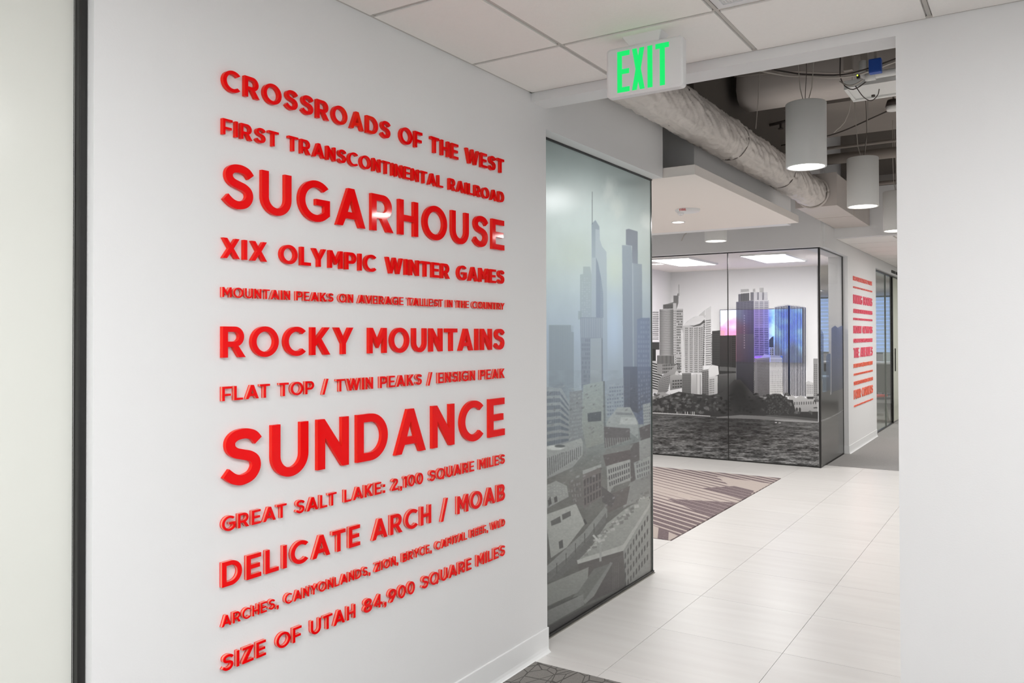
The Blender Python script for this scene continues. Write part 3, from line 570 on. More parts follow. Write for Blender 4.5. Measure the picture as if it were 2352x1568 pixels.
Q([(30, 640), (90, 612), (150, 640), (160, 700), (30, 770)], (158, 160, 156)); Q([(44, 720), (58, 700), (66, 740), (48, 756)], (92, 90, 90)); Q([(78, 706), (94, 696), (98, 726), (82, 734)], (92, 90, 90)); G([(40, 625), (150, 640), (160, 690), (40, 720)], 7, 5, .5, .4, (190, 192, 188), op=.5, skip=.4)
Q([(160, 620), (230, 600), (240, 750), (180, 740)], (118, 114, 112)); G([(165, 630), (228, 610), (236, 740), (180, 735)], 4, 4, .5, .5, (150, 150, 146), op=.6, skip=.3)
Q([(32, 800), (200, 740), (250, 850), (150, 980), (62, 1040), (40, 880)], (182, 184, 178), (164, 166, 160)); Q([(60, 836), (112, 808), (118, 842), (64, 862)], (106, 106, 104)); Q([(122, 800), (170, 778), (172, 806), (126, 830)], (106, 106, 104)); Q([(104, 950), (126, 938), (130, 982), (108, 990)], (96, 96, 94)); Q([(240, 830), (250, 822), (262, 850), (250, 856)], (84, 84, 84))
Q([(32, 1090), (120, 1010), (240, 900), (360, 756), (372, 770), (374, 812), (260, 960), (150, 1100), (32, 1186)], (146, 148, 144)); Q([(36, 1130), (150, 1040), (270, 915), (366, 790), (370, 850), (205, 1062), (100, 1160), (38, 1176)], (112, 112, 110))
for k in range(6): t0 = k / 6; x_ = 40 + 310 * t0; y_ = 1125 - 330 * t0; Q([(x_, y_), (x_ + 4, y_ - 4), (x_ + 4, y_ + 52), (x_, y_ + 56)], (84, 84, 82))
for k in range(5): Q([(38, 1138 + 9 * k), (366, 798 + 9 * k), (366, 801 + 9 * k), (38, 1141 + 9 * k)], (150, 152, 148), op=.5)
Q([(212, 1052), (280, 985), (370, 850), (470, 770), (600, 698), (612, 720), (612, 760), (462, 992), (330, 1020)], (170, 172, 166), (156, 158, 152))
for k in range(70):
    t1, t2 = random.random(), random.random(); x_, y_ = 300 + 280 * t1 - 60 * t2, 985 - 250 * t1 - 60 * (1 - t2) + 40 * t2; a_ = random.randint(8, 26); g_ = random.choice((196, 204, 132, 120, 186, 142)); Q([(x_, y_), (x_ + a_, y_ - a_ * .5), (x_ + a_ + 4, y_ + 4), (x_ + 4, y_ + 8)], (g_, g_, g_ - 4), op=.7)
Q([(205, 1052), (460, 968), (612, 730), (612, 752), (462, 1000), (210, 1074)], (188, 190, 184)); Q([(208, 1074), (460, 1000), (462, 1024), (214, 1092)], (104, 100, 98)); Q([(290, 915), (300, 910), (345, 960), (338, 968)], (200, 202, 198)); Q([(330, 950), (342, 950), (342, 1070), (330, 1070)], (168, 170, 166))
Q([(462, 1000), (612, 752), (612, 1150), (480, 1196)], (168, 170, 164), (146, 146, 142))
for r_ in range(4):
    for k in range(9):
        t0 = k / 9; x_ = 470 + 138 * t0; y_ = (1010 + 55 * r_) - (230 - 18 * r_) * t0; Q([(x_, y_ + 8), (x_ + 7, y_ - 4), (x_ + 7, y_ + 26), (x_, y_ + 38)], (84, 82, 82), op=.9)
Q([(214, 1092), (462, 1024), (470, 1200), (390, 1230), (260, 1290), (240, 1200)], (110, 106, 104), (92, 88, 87)); Q([(390, 1062), (404, 1066), (300, 1250), (250, 1295), (240, 1280)], (140, 142, 138)); Q([(300, 1100), (392, 1068), (250, 1270), (180, 1260)], (124, 126, 122), op=.9)
Q([(34, 1190), (270, 1090), (266, 1150), (210, 1230), (34, 1310)], (152, 154, 148), (134, 136, 132)); Q([(46, 1310), (210, 1250), (212, 1272), (50, 1330)], (92, 92, 90)); Q([(34, 1335), (240, 1240), (245, 1300), (34, 1420)], (140, 142, 138), (118, 118, 116))
Q([(34, 1425), (250, 1310), (400, 1240), (612, 1130), (612, 1300), (34, 1560)], (92, 90, 88), (72, 71, 70)); G([(400, 1070), (440, 1060), (440, 1200), (400, 1220)], 4, 1, .4, 1, (128, 126, 122), op=.5)
fog = np.interp(vv, [300, 450, 700, 880, 1000, 1480], [.05, .08, .15, .18, .12, .05])[:, None, None]; skyc = np.stack([np.interp(vv, vs_, sky[:, k]) for k in range(3)], -1)[:, None]
A.a[..., :3] = A.a[..., :3] * (1 - fog) + (skyc * 1.04) * fog
gm = A.a[..., :3].mean(-1, keepdims=True); A.a[..., :3] = gm + (A.a[..., :3] - gm) * .8
ld = (A.yy[:, :1] / A.sc + A.v0 > 880)[..., None]; A.a[..., :3] *= 1 + ld * (.12 * (vnoise(A.h, A.w, 9, 14, 41, 3) - .5) + .02 * (vnoise(A.h, A.w, 3, 5, 42, 2) - .5))[..., None]
for k in range(260):                                 # small roofscape clutter in the streets
    x_, y_ = rng.uniform(34, 610), rng.uniform(80, 760); a_ = rng.uniform(5, 16); g_ = int(rng.choice([92, 104, 150, 168, 178, 120])); A.poly([(x_, y_), (x_ + a_, y_ - a_ * .45), (x_ + a_, y_ + a_ * .3), (x_, y_ + a_ * .7)], (g_, g_ + 1, g_ + 2), op=.35)
A.blur(.8)
yA0, yA1, zA1 = 3.495, 5.004, 2.575
imgA = image('foggy_city_print', A.rectify(lambda u, v: np.stack([np.full_like(u, -2.122), yA0 + (yA1 - yA0) * u, zA1 * v], -1), 760, 1300)[..., :3])
# ---- sheet B: harbour skyline on the meeting room glass (alpha = how much ink covers the glass)
B = Canvas(1490, 560, 1950, 1090, 3)
B.a[..., :3] = .93; B.a[..., 3] = .05; B.frame(1480, 560, 2.904)
Q = B.poly; G = B.grid
# far left slabs
G([(55, 450), (95, 450), (95, 640), (55, 640)], 1, 15, 1, .45, 110, al=.5)
Q([(46, 655), (100, 655), (100, 705), (46, 705)], 60, al=.9); Q([(46, 700), (76, 700), (76, 780), (46, 780)], 40, al=.95)
Q([(45, 780), (118, 780), (118, 990), (45, 990)], 205, al=.7); G([(45, 785), (118, 805), (118, 985), (45, 965)], 1, 11, 1, .5, 50, al=.9)
# cylinder tower
Q([(125, 405), (155, 400), (195, 388), (195, 345), (218, 345), (222, 330), (228, 330), (226, 395), (215, 432), (125, 434)], 120, al=.75); G([(128, 408), (190, 402), (190, 428), (128, 430)], 1, 3, 1, .4, 60, al=.85)
Q([(229, 270), (232, 270), (233, 345), (228, 345)], 170, al=.5); Q([(192, 395), (213, 395), (216, 860), (192, 860)], 214, al=.45); Q([(213, 434), (258, 434), (258, 700), (240, 862), (213, 862)], 190, al=.6)
G([(193, 440), (213, 440), (213, 860), (193, 860)], 2, 26, .5, .5, 100, al=.8); G([(214, 440), (256, 440), (246, 860), (214, 860)], 4, 24, .62, .55, 72, al=.85, skip=.1)
for k in range(12): Q([(102 + 7.6 * k, 437), (110 + 7.6 * k, 437), (110 + 7.6 * k, 742), (102 + 7.6 * k, 742)], int(118 + 60 * math.sin(PI * (k + 1) / 13) - (10 if k > 8 else 0)), al=.7)
G([(102, 445), (193, 441), (193, 738), (102, 738)], 1, 26, 1, .32, 105, op=.6); Q([(85, 742), (200, 742), (200, 868), (85, 868)], 150, al=.8); G([(86, 745), (198, 745), (198, 800), (86, 800)], 12, 1, .45, 1, 50, al=.9); G([(120, 800), (240, 790), (240, 866), (120, 866)], 11, 3, .5, .6, 60, al=.9)
Q([(243, 560), (262, 600), (270, 862), (246, 862)], 224, al=.4)
# sail tower
Q([(258, 548), (300, 522), (400, 512), (392, 862), (272, 862)], 196, al=.6); Q([(262, 545), (290, 512), (330, 488), (370, 478), (408, 476), (402, 500), (372, 528), (330, 542)], 222, al=.35)
Q([(300, 543), (330, 545), (372, 531), (402, 502), (404, 520), (372, 545), (330, 552)], 90, al=.8)
for k in range(4): q0, q1 = 262 + 33 * k, 262 + 33 * k + 28; G([(q0 + 3 * (3 - k), 556), (q1 + 2, 556 - k), (q1 - 2 + k * 0, 858), (q0 + 10 - 2 * k, 858)], 2, 23, .78, .45, 96, al=.85)
Q([(362, 478), (405, 440), (405, 500), (392, 478)], 200, al=.35); Q([(408, 438), (443, 415), (443, 812), (406, 812)], 214, al=.4); G([(409, 505), (443, 500), (443, 810), (409, 812)], 1, 21, 1, .28, 84, al=.8); G([(396, 520), (405, 515), (400, 812), (388, 812)], 1, 24, 1, .6, 62, al=.85)
G([(444, 600), (452, 600), (452, 820), (444, 820)], 1, 24, 1, .5, 60, al=.8)
# dark blocks
Q([(452, 581), (505, 576), (505, 612), (612, 610), (612, 1000), (452, 1000)], 62, 40, al=.93); Q([(505, 576), (534, 580), (534, 610), (505, 610)], 205, al=.5); G([(454, 600), (502, 600), (502, 810), (454, 810)], 5, 18, .6, .4, 84, op=.7)
Q([(505, 611), (612, 609), (612, 820), (505, 820)], 54, 46, al=.94); G([(585, 615), (611, 615), (611, 1000), (585, 1000)], 2, 28, .7, .5, 34, op=.9); Q([(500, 818), (560, 820), (612, 826), (612, 850), (500, 846)], 92, al=.9)
# tall dark tower, screen glow tinted into its ink
Q([(613, 387), (730, 376), (735, 1012), (613, 1000)], (112, 112, 128), (34, 33, 38), al=.62); sl_, m_ = B.mask([(613, 600), (730, 600), (735, 1012), (613, 1000)]); B.a[sl_][..., 3][m_] = .8
sl_, m_ = B.mask([(613, 800), (734, 800), (735, 1012), (613, 1000)]); B.a[sl_][..., 3][m_] = .93
G([(615, 392), (728, 382), (732, 800), (615, 800)], 5, 38, .75, .35, (70, 68, 84), op=.55); G([(664, 470), (670, 470), (670, 700), (664, 700)], 1, 14, 1, .5, 180, op=.6)
Q([(730, 376), (830, 376), (832, 745), (732, 750)], (206, 206, 214), (150, 150, 165), al=.42); G([(733, 382), (829, 382), (830, 560), (733, 560)], 3, 15, .78, .42, (112, 112, 130), al=.6); G([(733, 560), (829, 560), (832, 740), (734, 745)], 3, 15, .85, .5, (64, 66, 92), al=.68)
Q([(627, 336), (700, 327), (700, 381), (627, 386)], (104, 104, 112), al=.75); G([(644, 330), (698, 326), (698, 380), (644, 384)], 5, 1, .5, 1, 76, op=.8); Q([(708, 322), (820, 322), (822, 375), (708, 379)], (208, 208, 214), al=.4); Q([(708, 324), (730, 322), (730, 376), (708, 378)], (118, 118, 126), al=.75)
for x_ in (752, 786): Q([(x_, 322), (x_ + 12, 322), (x_ + 12, 374), (x_, 374)], (132, 132, 142), al=.7)
Q([(644, 303), (697, 301), (697, 318), (644, 322)], 170, al=.5); Q([(724, 300), (740, 296), (740, 320), (724, 320)], 190, al=.3); Q([(768, 292), (795, 292), (795, 322), (768, 322)], 190, al=.35)
G([(728, 760), (746, 760), (746, 1000), (728, 1000)], 1, 20, 1, .5, 90, al=.85)
# white gap building between towers, striped tower with the screen's blue glow painted in
Q([(832, 640), (848, 622), (862, 615), (862, 745), (832, 745)], (58, 66, 86), al=.85); Q([(832, 690), (864, 690), (864, 745), (832, 745)], (214, 214, 220), al=.4); G([(833, 695), (863, 695), (863, 743), (833, 743)], 2, 4, .7, .5, 50, al=.85)
Q([(865, 418), (905, 410), (960, 404), (962, 1005), (925, 1005), (922, 748), (865, 742)], (226, 226, 232), al=.32); Q([(960, 404), (985, 408), (1068, 418), (1077, 436), (1078, 1020), (962, 1012)], (222, 222, 228), al=.32)
for k in range(9): x_ = 868 + 10.3 * k; Q([(x_ + 4, 422 - k * 1.6), (x_ + 9.4, 421 - k * 1.6), (x_ + 9.4, 1004 if k > 4 else 744), (x_ + 4, 1004 if k > 4 else 744)], (44, 52, 84), (52, 52, 54), al=.86)
for k in range(11): x_ = 964 + 10.3 * k; Q([(x_ + 4, 410 + k * 1.3), (x_ + 9.4, 411 + k * 1.3), (x_ + 9.4, 1014), (x_ + 4, 1014)], (60, 68, 100), (46, 46, 48), al=.8)
Q([(960, 412), (974, 412), (974, 1010), (960, 1010)], (44, 60, 110), (44, 46, 52), al=.84)
# dotted blocks
Q([(735, 766), (780, 756), (800, 735), (848, 740), (900, 745), (920, 760), (925, 1000), (835, 1002), (835, 1020), (738, 1020)], (196, 196, 204), al=.5); Q([(735, 766), (835, 756), (835, 1020), (738, 1020)], (128, 126, 134), (104, 102, 104), al=.8); G([(752, 775), (832, 768), (832, 1015), (756, 1015)], 9, 24, .5, .5, 64, al=.9)
Q([(836, 756), (918, 758), (925, 1000), (836, 1002)], (214, 214, 220), (214, 214, 212), al=.6); G([(840, 768), (918, 768), (924, 992), (840, 992)], 8, 17, .42, .4, 72, al=.9)
# low buildings
Q([(90, 925), (115, 880), (180, 838), (218, 800), (222, 870), (180, 900), (150, 990), (90, 990)], 172, 130, al=.75); G([(95, 900), (175, 870), (160, 985), (95, 985)], 7, 8, .6, .5, 100, al=.85)
Q([(172, 880), (195, 870), (215, 862), (255, 878), (255, 960), (172, 975)], 176, 120, al=.8); G([(185, 905), (252, 900), (252, 960), (185, 965)], 4, 3, .7, .5, 70, al=.9); Q([(205, 862), (215, 845), (226, 850), (226, 875), (205, 872)], 214, al=.7)
Q([(252, 862), (312, 862), (312, 1000), (252, 990)], 120, 96, al=.9); G([(254, 870), (310, 870), (310, 990), (254, 985)], 7, 10, .5, .5, 70, op=.7); Q([(312, 872), (345, 866), (380, 872), (380, 1005), (314, 1000)], 206, 170, al=.75)
for k in range(4): Q([(346 + 8 * k, 868), (352 + 8 * k, 868), (352 + 8 * k, 1006), (346 + 8 * k, 1004)], (170, 220, 228, 150)[k], op=.8)
Q([(384, 842), (428, 835), (430, 1015), (384, 1010)], 142, 100, al=.85); G([(385, 850), (428, 846), (429, 1005), (385, 1005)], 3, 12, .8, .42, 74, al=.9); Q([(428, 838), (440, 818), (452, 806), (492, 814), (498, 870), (470, 882), (430, 890)], 226, al=.6)
Q([(428, 890), (490, 878), (488, 1018), (430, 1022)], 206, 180, al=.7); G([(434, 900), (466, 895), (466, 1012), (434, 1015)], 4, 8, .55, .55, 92, al=.9); Q([(495, 868), (612, 860), (612, 1010), (490, 1015)], 96, 44, al=.92); G([(500, 880), (560, 876), (560, 1005), (498, 1005)], 8, 12, .5, .5, 60, op=.7)
# right edge buildings and arcade
Q([(1078, 922), (1095, 915), (1128, 928), (1130, 1050), (1078, 1040)], 206, al=.65); G([(1080, 935), (1126, 938), (1126, 1000), (1080, 1000)], 4, 5, .6, .4, 110, al=.85); Q([(1128, 765), (1156, 765), (1156, 1060), (1128, 1060)], 156, al=.7); G([(1130, 800), (1155, 800), (1155, 1030), (1130, 1030)], 2, 18, .7, .45, 100, al=.85)
Q([(960, 1012), (985, 1004), (1010, 1030), (1040, 1010), (1066, 1018), (1070, 1030), (1156, 1030), (1156, 1135), (985, 1135)], 190, 150, al=.85); G([(995, 1050), (1150, 1045), (1150, 1072), (995, 1078)], 10, 1, .4, .7, 78, al=.9); Q([(1082, 1018), (1130, 1018), (1126, 1034), (1088, 1034)], 60, al=.9)
for x_ in (1010, 1030): Q([(x_, 1120), (x_, 1098), (x_ + 7, 1088), (x_ + 14, 1098), (x_ + 14, 1120)], 62, al=.95)
Q([(50, 1022), (90, 990), (130, 988), (182, 1012), (172, 1040), (54, 1040)], 160, al=.9)
# trees: many small crowns over a dark base
nz = vnoise(B.h, B.w, 22, 26, 21, 5)
Q([(40, 1040), (100, 1030), (230, 985), (330, 1000), (440, 1010), (520, 990), (560, 950), (600, 905), (640, 905), (680, 950), (735, 1010), (800, 1030), (990, 1040), (1010, 1120), (1158, 1118), (1158, 1180), (40, 1140)], 62, 46, al=.97)
for k in range(420):
    x_ = rng.uniform(40, 1160); y_ = rng.uniform(1000, 1128); dk = 1 if not 500 < x_ < 790 else .5
    if 985 < x_ < 1140 and y_ < 1118: continue
    g_ = int(dk * rng.choice([44, 58, 74, 92, 112, 40])); B.blob(x_, y_, rng.uniform(6, 22), rng.uniform(5, 16), g_, .8, .97, .5, int(k), 1.2)
B.blob(880, 1078, 98, 84, 48, 1, .98, .18, 3, .35)
for k in range(120):
    a_, r_ = rng.uniform(0, 2 * PI), rng.uniform(0, 1) ** .5; B.blob(880 + 88 * r_ * math.cos(a_), 1075 + 70 * r_ * math.sin(a_), rng.uniform(4, 12), rng.uniform(4, 10), int(rng.choice([38, 62, 78, 92])), .6, None, .6, int(k), 1)
B.blob(630, 1000, 90, 130, 30, .95, .98, .7); B.blob(690, 1080, 190, 90, 34, .75, .98, .8)
# shore and water
Q([(40, 1126), (300, 1140), (480, 1152), (730, 1160), (830, 1140), (1000, 1150), (1158, 1166), (1158, 1600), (40, 1600)], 78, al=.97)
wy0 = int(((560 + 1140 / 2.904) - 560) * 3); xx_ = np.arange(B.w); shore = np.interp(xx_ / 3 + 10, [14, 180, 250, 420], [392, 399, 402, 410]) * 3
wn = vnoise(B.h, B.w, 9, 60, 5, 5) * .6 + vnoise(B.h, B.w, 3.5, 14, 6, 3) * .4; depth_ = np.clip((B.yy - shore[None]) / 330, 0, 1)
wcol = .36 + (wn - .5) * (.55 + .8 * depth_) * 1.15 + .03 * depth_; water = (B.yy > shore[None]) & (B.xx < (1880 - 1490) * 3 + 3); rad = np.clip(1.15 - np.hypot((B.xx / 3 - 190) / 150, (B.yy / 3 - 400) / 90), 0, 1)
wcol = wcol * (1 - .45 * rad)
for k in range(3): B.a[..., k] = np.where(water, np.clip(wcol, .1, .7), B.a[..., k])
B.a[..., 3] = np.where(water, .96, B.a[..., 3])
Q([(50, 1122), (300, 1136), (440, 1146), (440, 1151), (300, 1142), (50, 1130)], 196, al=.97); Q([(640, 1140), (780, 1146), (1000, 1165), (1158, 1182), (1158, 1194), (960, 1186), (760, 1168), (480, 1160), (480, 1154)], 112, al=.97); Q([(870, 1168), (1000, 1172), (1158, 1184), (1158, 1192), (1000, 1186), (870, 1178)], 150, al=.97)
for x_ in (215, 270, 285, 318, 330): Q([(x_, 1118), (x_ + 5, 1118), (x_ + 5, 1138), (x_, 1138)], 196, al=.95)
Q([(870, 1189), (882, 1187), (886, 1193), (872, 1194)], 214, al=.97); Q([(893, 1191), (908, 1190), (910, 1195), (895, 1196)], 206, al=.97)
# side sheet, blue window light painted into its tower inks
Q([(1166, 585), (1180, 570), (1195, 600), (1195, 900), (1166, 900)], (150, 168, 196), (96, 112, 132), al=.55); G([(1168, 600), (1194, 600), (1194, 900), (1168, 900)], 1, 30, 1, .4, (86, 104, 140), al=.6, op=.7); Q([(1166, 730), (1186, 738), (1188, 1000), (1166, 1000)], (118, 138, 158), (70, 74, 78), al=.7)
Q([(1213, 750), (1222, 732), (1242, 732), (1242, 985), (1213, 985)], (104, 124, 160), (92, 100, 112), al=.6); Q([(1190, 850), (1214, 850), (1214, 1000), (1190, 1000)], (130, 150, 168), al=.5)
Q([(1248, 562), (1272, 545), (1290, 560), (1310, 548), (1336, 540), (1336, 1010), (1248, 1010)], (108, 124, 172), (88, 90, 96), al=.62); G([(1250, 565), (1300, 560), (1300, 990), (1250, 990)], 4, 1, .4, 1, (84, 96, 136), op=.5); G([(1310, 570), (1334, 560), (1334, 1000), (1310, 1000)], 1, 34, 1, .4, (72, 78, 100), al=.7, op=.7)
Q([(1166, 915), (1186, 915), (1186, 990), (1214, 985), (1240, 970), (1240, 1010), (1262, 985), (1336, 960), (1336, 1110), (1260, 1160), (1166, 1192)], (78, 78, 76), (62, 61, 59), al=.97)
Q([(1166, 1176), (1200, 1168), (1250, 1148), (1300, 1122), (1336, 1096), (1336, 1102), (1300, 1130), (1250, 1158), (1200, 1180), (1166, 1192)], 126, al=.97); Q([(1166, 1190), (1200, 1180), (1250, 1160), (1300, 1134), (1336, 1104), (1340, 1400), (1336, 1600), (1166, 1600)], (80, 80, 78), (88, 88, 86), al=.97)
sel = (B.xx > (1883 - 1490) * 3) & (B.yy / 3 > 395 - (B.xx / 3 - 393) * .45); B.a[..., :3] = np.where(sel[..., None], B.a[..., :3] * (1 + .5 * (vnoise(B.h, B.w, 10, 40, 31, 4) - .5))[..., None], B.a[..., :3])
edge = int((1883.5 - 1490) * 3); L_, R_ = B.a[:, :edge].copy(), B.a[:, edge:].copy()
def sheet(cut, fn, W_, H_, mir):
    c = Canvas(1490, 560, 1950, 1090, 3); c.a = B.a.copy()
    if cut == 'front': c.a[:, edge - 4:] = c.a[:, edge - 5:edge - 4]
    else: c.a[:, :edge + 4] = c.a[:, edge + 4:edge + 5]
    c.blur(.5); c.a[..., :3] = c.a[..., :3] * .93 + .05; r = c.rectify(fn, W_, H_, mir); return image('skyline_ink_' + cut, r[..., :3]), image('skyline_cover_' + cut, np.repeat(r[..., 3:4], 3, -1), True)
BX0, BX1, BZ1 = -5.2, -2.128, 2.555
frontI = sheet('front', lambda u, v: np.stack([BX0 + (BX1 - BX0) * u, np.full_like(u, 9.95), BZ1 * v], -1), 1500, 1250, 1497.5)
sideI = sheet('side', lambda u, v: np.stack([np.full_like(u, -2.122), 9.95 + 1.37 * u, BZ1 * v], -1), 560, 1100, None)
def film(name, ims):
    m, nt, b, out = node_mat(name); t1 = nt.nodes.new('ShaderNodeTexImage'); t1.image = ims[0]; t2 = nt.nodes.new('ShaderNodeTexImage'); t2.image = ims[1]
    b.inputs['Roughness'].default_value = .12; b.inputs['Specular IOR Level'].default_value = .4; nt.links.new(t1.outputs[0], b.inputs['Base Color'])
    tr = nt.nodes.new('ShaderNodeBsdfTransparent'); nt.links.new(t1.outputs[0], tr.inputs[0])
    gl = nt.nodes.new('ShaderNodeBsdfGlossy'); gl.inputs['Roughness'].default_value = .02; fr = grazing(nt); mg = nt.nodes.new('ShaderNodeMixShader')
    nt.links.new(fr.outputs[0], mg.inputs[0]); nt.links.new(tr.outputs[0], mg.inputs[1]); nt.links.new(gl.outputs[0], mg.inputs[2])
    mx = nt.nodes.new('ShaderNodeMixShader'); nt.links.new(t2.outputs[0], mx.inputs[0]); nt.links.new(mg.outputs[0], mx.inputs[1]); nt.links.new(b.outputs[0], mx.inputs[2]); nt.links.new(mx.outputs[0], out.inputs[0])
    return m
FILMF, FILMS = film('skyline_film_front', frontI), film('skyline_film_side', sideI)
m, nt, b, out = node_mat('foggy_city_film'); t1 = nt.nodes.new('ShaderNodeTexImage'); t1.image = imgA; nt.links.new(t1.outputs[0], b.inputs['Base Color']); b.inputs['Roughness'].default_value = .3; b.inputs['Specular IOR Level'].default_value = .4
tl = nt.nodes.new('ShaderNodeBsdfTranslucent'); nt.links.new(t1.outputs[0], tl.inputs[0]); mx = nt.nodes.new('ShaderNodeMixShader'); mx.inputs[0].default_value = .45; nt.links.new(b.outputs[0], mx.inputs[1]); nt.links.new(tl.outputs[0], mx.inputs[2]); nt.links.new(mx.outputs[0], out.inputs[0]); FILMA = m
CLEARBACK = clear_glass('pane_back', (1, 1, 1, 1))
def pane(name, axis, at, a0, a1, z0, z1, film_m, ua, ub, uz, parent, th=.011, back=None):
    # axis 'x': sheet in the plane x=at facing +x, running along y; axis 'y': plane y=at facing -y, running along x
    bm = bmesh.new(); uv = bm.loops.layers.uv.new('UVMap'); s_ = -th if axis == 'x' else th
    P3 = (lambda a, d, z: (at + d, a, z)) if axis == 'x' else (lambda a, d, z: (a, at + d, z))
    F = [bm.verts.new(P3(a, 0, z)) for a, z in ((a0, z0), (a1, z0), (a1, z1), (a0, z1))]; K = [bm.verts.new(P3(a, s_, z)) for a, z in ((a0, z0), (a1, z0), (a1, z1), (a0, z1))]
    f = bm.faces.new(F); f.material_index = 0
    bm.faces.new(K[::-1]).material_index = 1
    for i in range(4): bm.faces.new((F[i], K[i], K[(i + 1) % 4], F[(i + 1) % 4])).material_index = 2
    for f in bm.faces:
        for l in f.loops: a = l.vert.co[1] if axis == 'x' else l.vert.co[0]; l[uv].uv = ((a - ua) / (ub - ua), l.vert.co[2] / uz)
    return obj(name, bm, [film_m, back or CLEARBACK, GEDGE], parent)
t = thing('glass_partition', (0, 0, 0), 'near glass panel printed with a foggy city of towers over rooftops, beside the white wall', 'glass panel')
pane('glass_pane', 'x', -2.122, YB + .005, 5.0, .012, 2.56, FILMA, yA0, yA1, zA1, t, .012)
boxo('floor_channel', (-2.142, -2.112, YB + .002, 5.012, 0, .018), BLACK, t); boxo('silver_edge', (-2.112, -2.106, YB + .002, 5.012, 0, .006), mat('brushed_channel', (150, 148, 140), .3, metal=.7), t)
boxo('head_channel', (-2.142, -2.112, YB + .002, 5.004, 2.556, 2.5655), BLACK, t); boxo('edge_trim', (-2.138, -2.118, 4.998, 5.012, .018, 2.566), GEDGE, t)
t = thing('glass_partition', (0, 0, 0), 'far glass corner of the meeting room printed with a grey harbour skyline', 'glass panel')
for a, b_ in ((-5.19, -4.286), (-4.278, -3.211), (-3.203, -2.136)): pane('glass_pane', 'y', 9.95, a, b_, .015, 2.553, FILMF, BX0, BX1, BZ1, t)
pane('glass_pane', 'x', -2.122, 9.965, 11.29, .015, 2.553, FILMS, 9.95, 11.32, BZ1, t)
for x_ in (-4.282, -3.207): boxo('joint', (x_ - .0045, x_ + .0045, 9.948, 9.963, .012, 2.555), BLACK, t)
boxo('corner_joint', (-2.138, -2.116, 9.944, 9.966, .0, 2.562), BLACK, t); boxo('end_joint', (-2.134, -2.118, 11.288, 11.3, .0, 2.562), BLACK, t)
boxo('head_channel', (-5.19, -2.138, 9.944, 9.964, 2.55, 2.5615), BLACK, t); boxo('head_channel', (-2.134, -2.116, 9.966, 11.3, 2.55, 2.5595), BLACK, t)
boxo('floor_channel', (-5.19, -2.138, 9.946, 9.964, 0.002, .016), BLACK, t); boxo('floor_channel', (-2.134, -2.118, 9.966, 11.29, 0.003, .016), BLACK, t)
# ------------------------------------------------------------------ near left: glass beside the text wall
t = thing('glass_panel', (-2.09, 1.19, 0), 'tall frosted glass panel at the left edge of the photo with a black edge strip', 'glass panel')
boxo('pane', (-.006, .006, -3.7, -.022, .012, 2.56), FROST, t); boxo('edge_strip', (-.004, .029, -.022, -.001, 0, 2.58), BLACK, t, .003); boxo('edge_bead', (-.0, .006, -.026, -.0221, 0, 2.58), DARKM, t, .001)
# ------------------------------------------------------------------ entrance mat inlaid in the tile floor
mw, mh = 1100, 1300; my, mx_ = np.mgrid[0:mh, 0:mw]; X = CX0 + (CX1 - CX0) * (mx_ + .5) / mw; Y = CY0 + (CY1 - CY0) * (my + .5) / mh
s_ = .5 * X + .866 * Y; t_ = .866 * X - .5 * Y; ph = (s_ / .098) % 1.0
duty = np.interp(s_, [4.3, 4.62, 4.78, 4.95, 5.08, 5.14, 5.35, 5.6, 5.72, 5.76, 5.95, 6.3], [.72, .66, .35, .2, .0, .16, .2, .34, .3, .26, .55, .6])
duty = np.where((Y > 7.5 - .55 * (X + 2.34) * 0) & (X > -2.95) & (s_ > 5.02) & (s_ < 5.12 + 0 * X), 0, duty)
dark = ph < duty
def tri(a, b_, c):
    f = lambda p, q: (X - p[0]) * (q[1] - p[1]) - (Y - p[1]) * (q[0] - p[0]); r = [f(a, b_), f(b_, c), f(c, a)]; return ((r[0] > 0) & (r[1] > 0) & (r[2] > 0)) | ((r[0] < 0) & (r[1] < 0) & (r[2] < 0))
for a, b_, c in (((-2.95, 7.32), (-2.30, 7.5), (-2.30, 6.72)), ((-2.85, 8.02), (-2.42, 8.52), (-2.30, 7.62)), ((-4.4, 8.3), (-3.7, 8.6), (-3.6, 7.9))): dark = np.where(tri(a, b_, c), (ph < .93), dark)
plain = tri((-2.95, 8.75), (-2.3, 8.62), (-2.3, 8.1)) | tri((-2.95, 8.75), (-2.3, 8.1), (-2.7, 8.35)); dark = np.where(plain, False, dark)
low = (.45 * (X + 2.338) + (Y - 5.856)) < .16 + (-(X + 2.338)) * .8; low = (Y < 6.02 - (X + 2.338) * .72)
dark = np.where(low, (((X * .93 + Y * .36) / .16) % 1) < .5, dark)
base = np.stack([np.full(X.shape, v) for v in (.72, .675, .65)], -1); base *= (1 + .05 * (vnoise(mh, mw, 300, 260, 4) - .5))[..., None]
dk = np.stack([np.full(X.shape, v) for v in (.46, .41, .42)], -1); img = np.where(dark[..., None], dk, base)
img = img * (1 + np.where(dark, .5, .06)[..., None] * (rng.random((mh, mw, 1)) - .5))
m, nt, b, out = node_mat('striped_mat'); ti = nt.nodes.new('ShaderNodeTexImage'); ti.image = image('striped_mat_weave', img); nt.links.new(ti.outputs[0], b.inputs['Base Color']); b.inputs['Roughness'].default_value = .95; b.inputs['Specular IOR Level'].default_value = .1
bm = bmesh.new(); uvl = bm.loops.layers.uv.new('UVMap'); hx, hy = (CX1 - CX0) / 2 - .001, (CY1 - CY0) / 2 - .001; box(bm, -hx, hx, -hy, hy, -.011, .003)
for f in bm.faces:
    for l in f.loops: l[uvl].uv = ((l.vert.co.x + hx) / (2 * hx), (l.vert.co.y + hy) / (2 * hy))
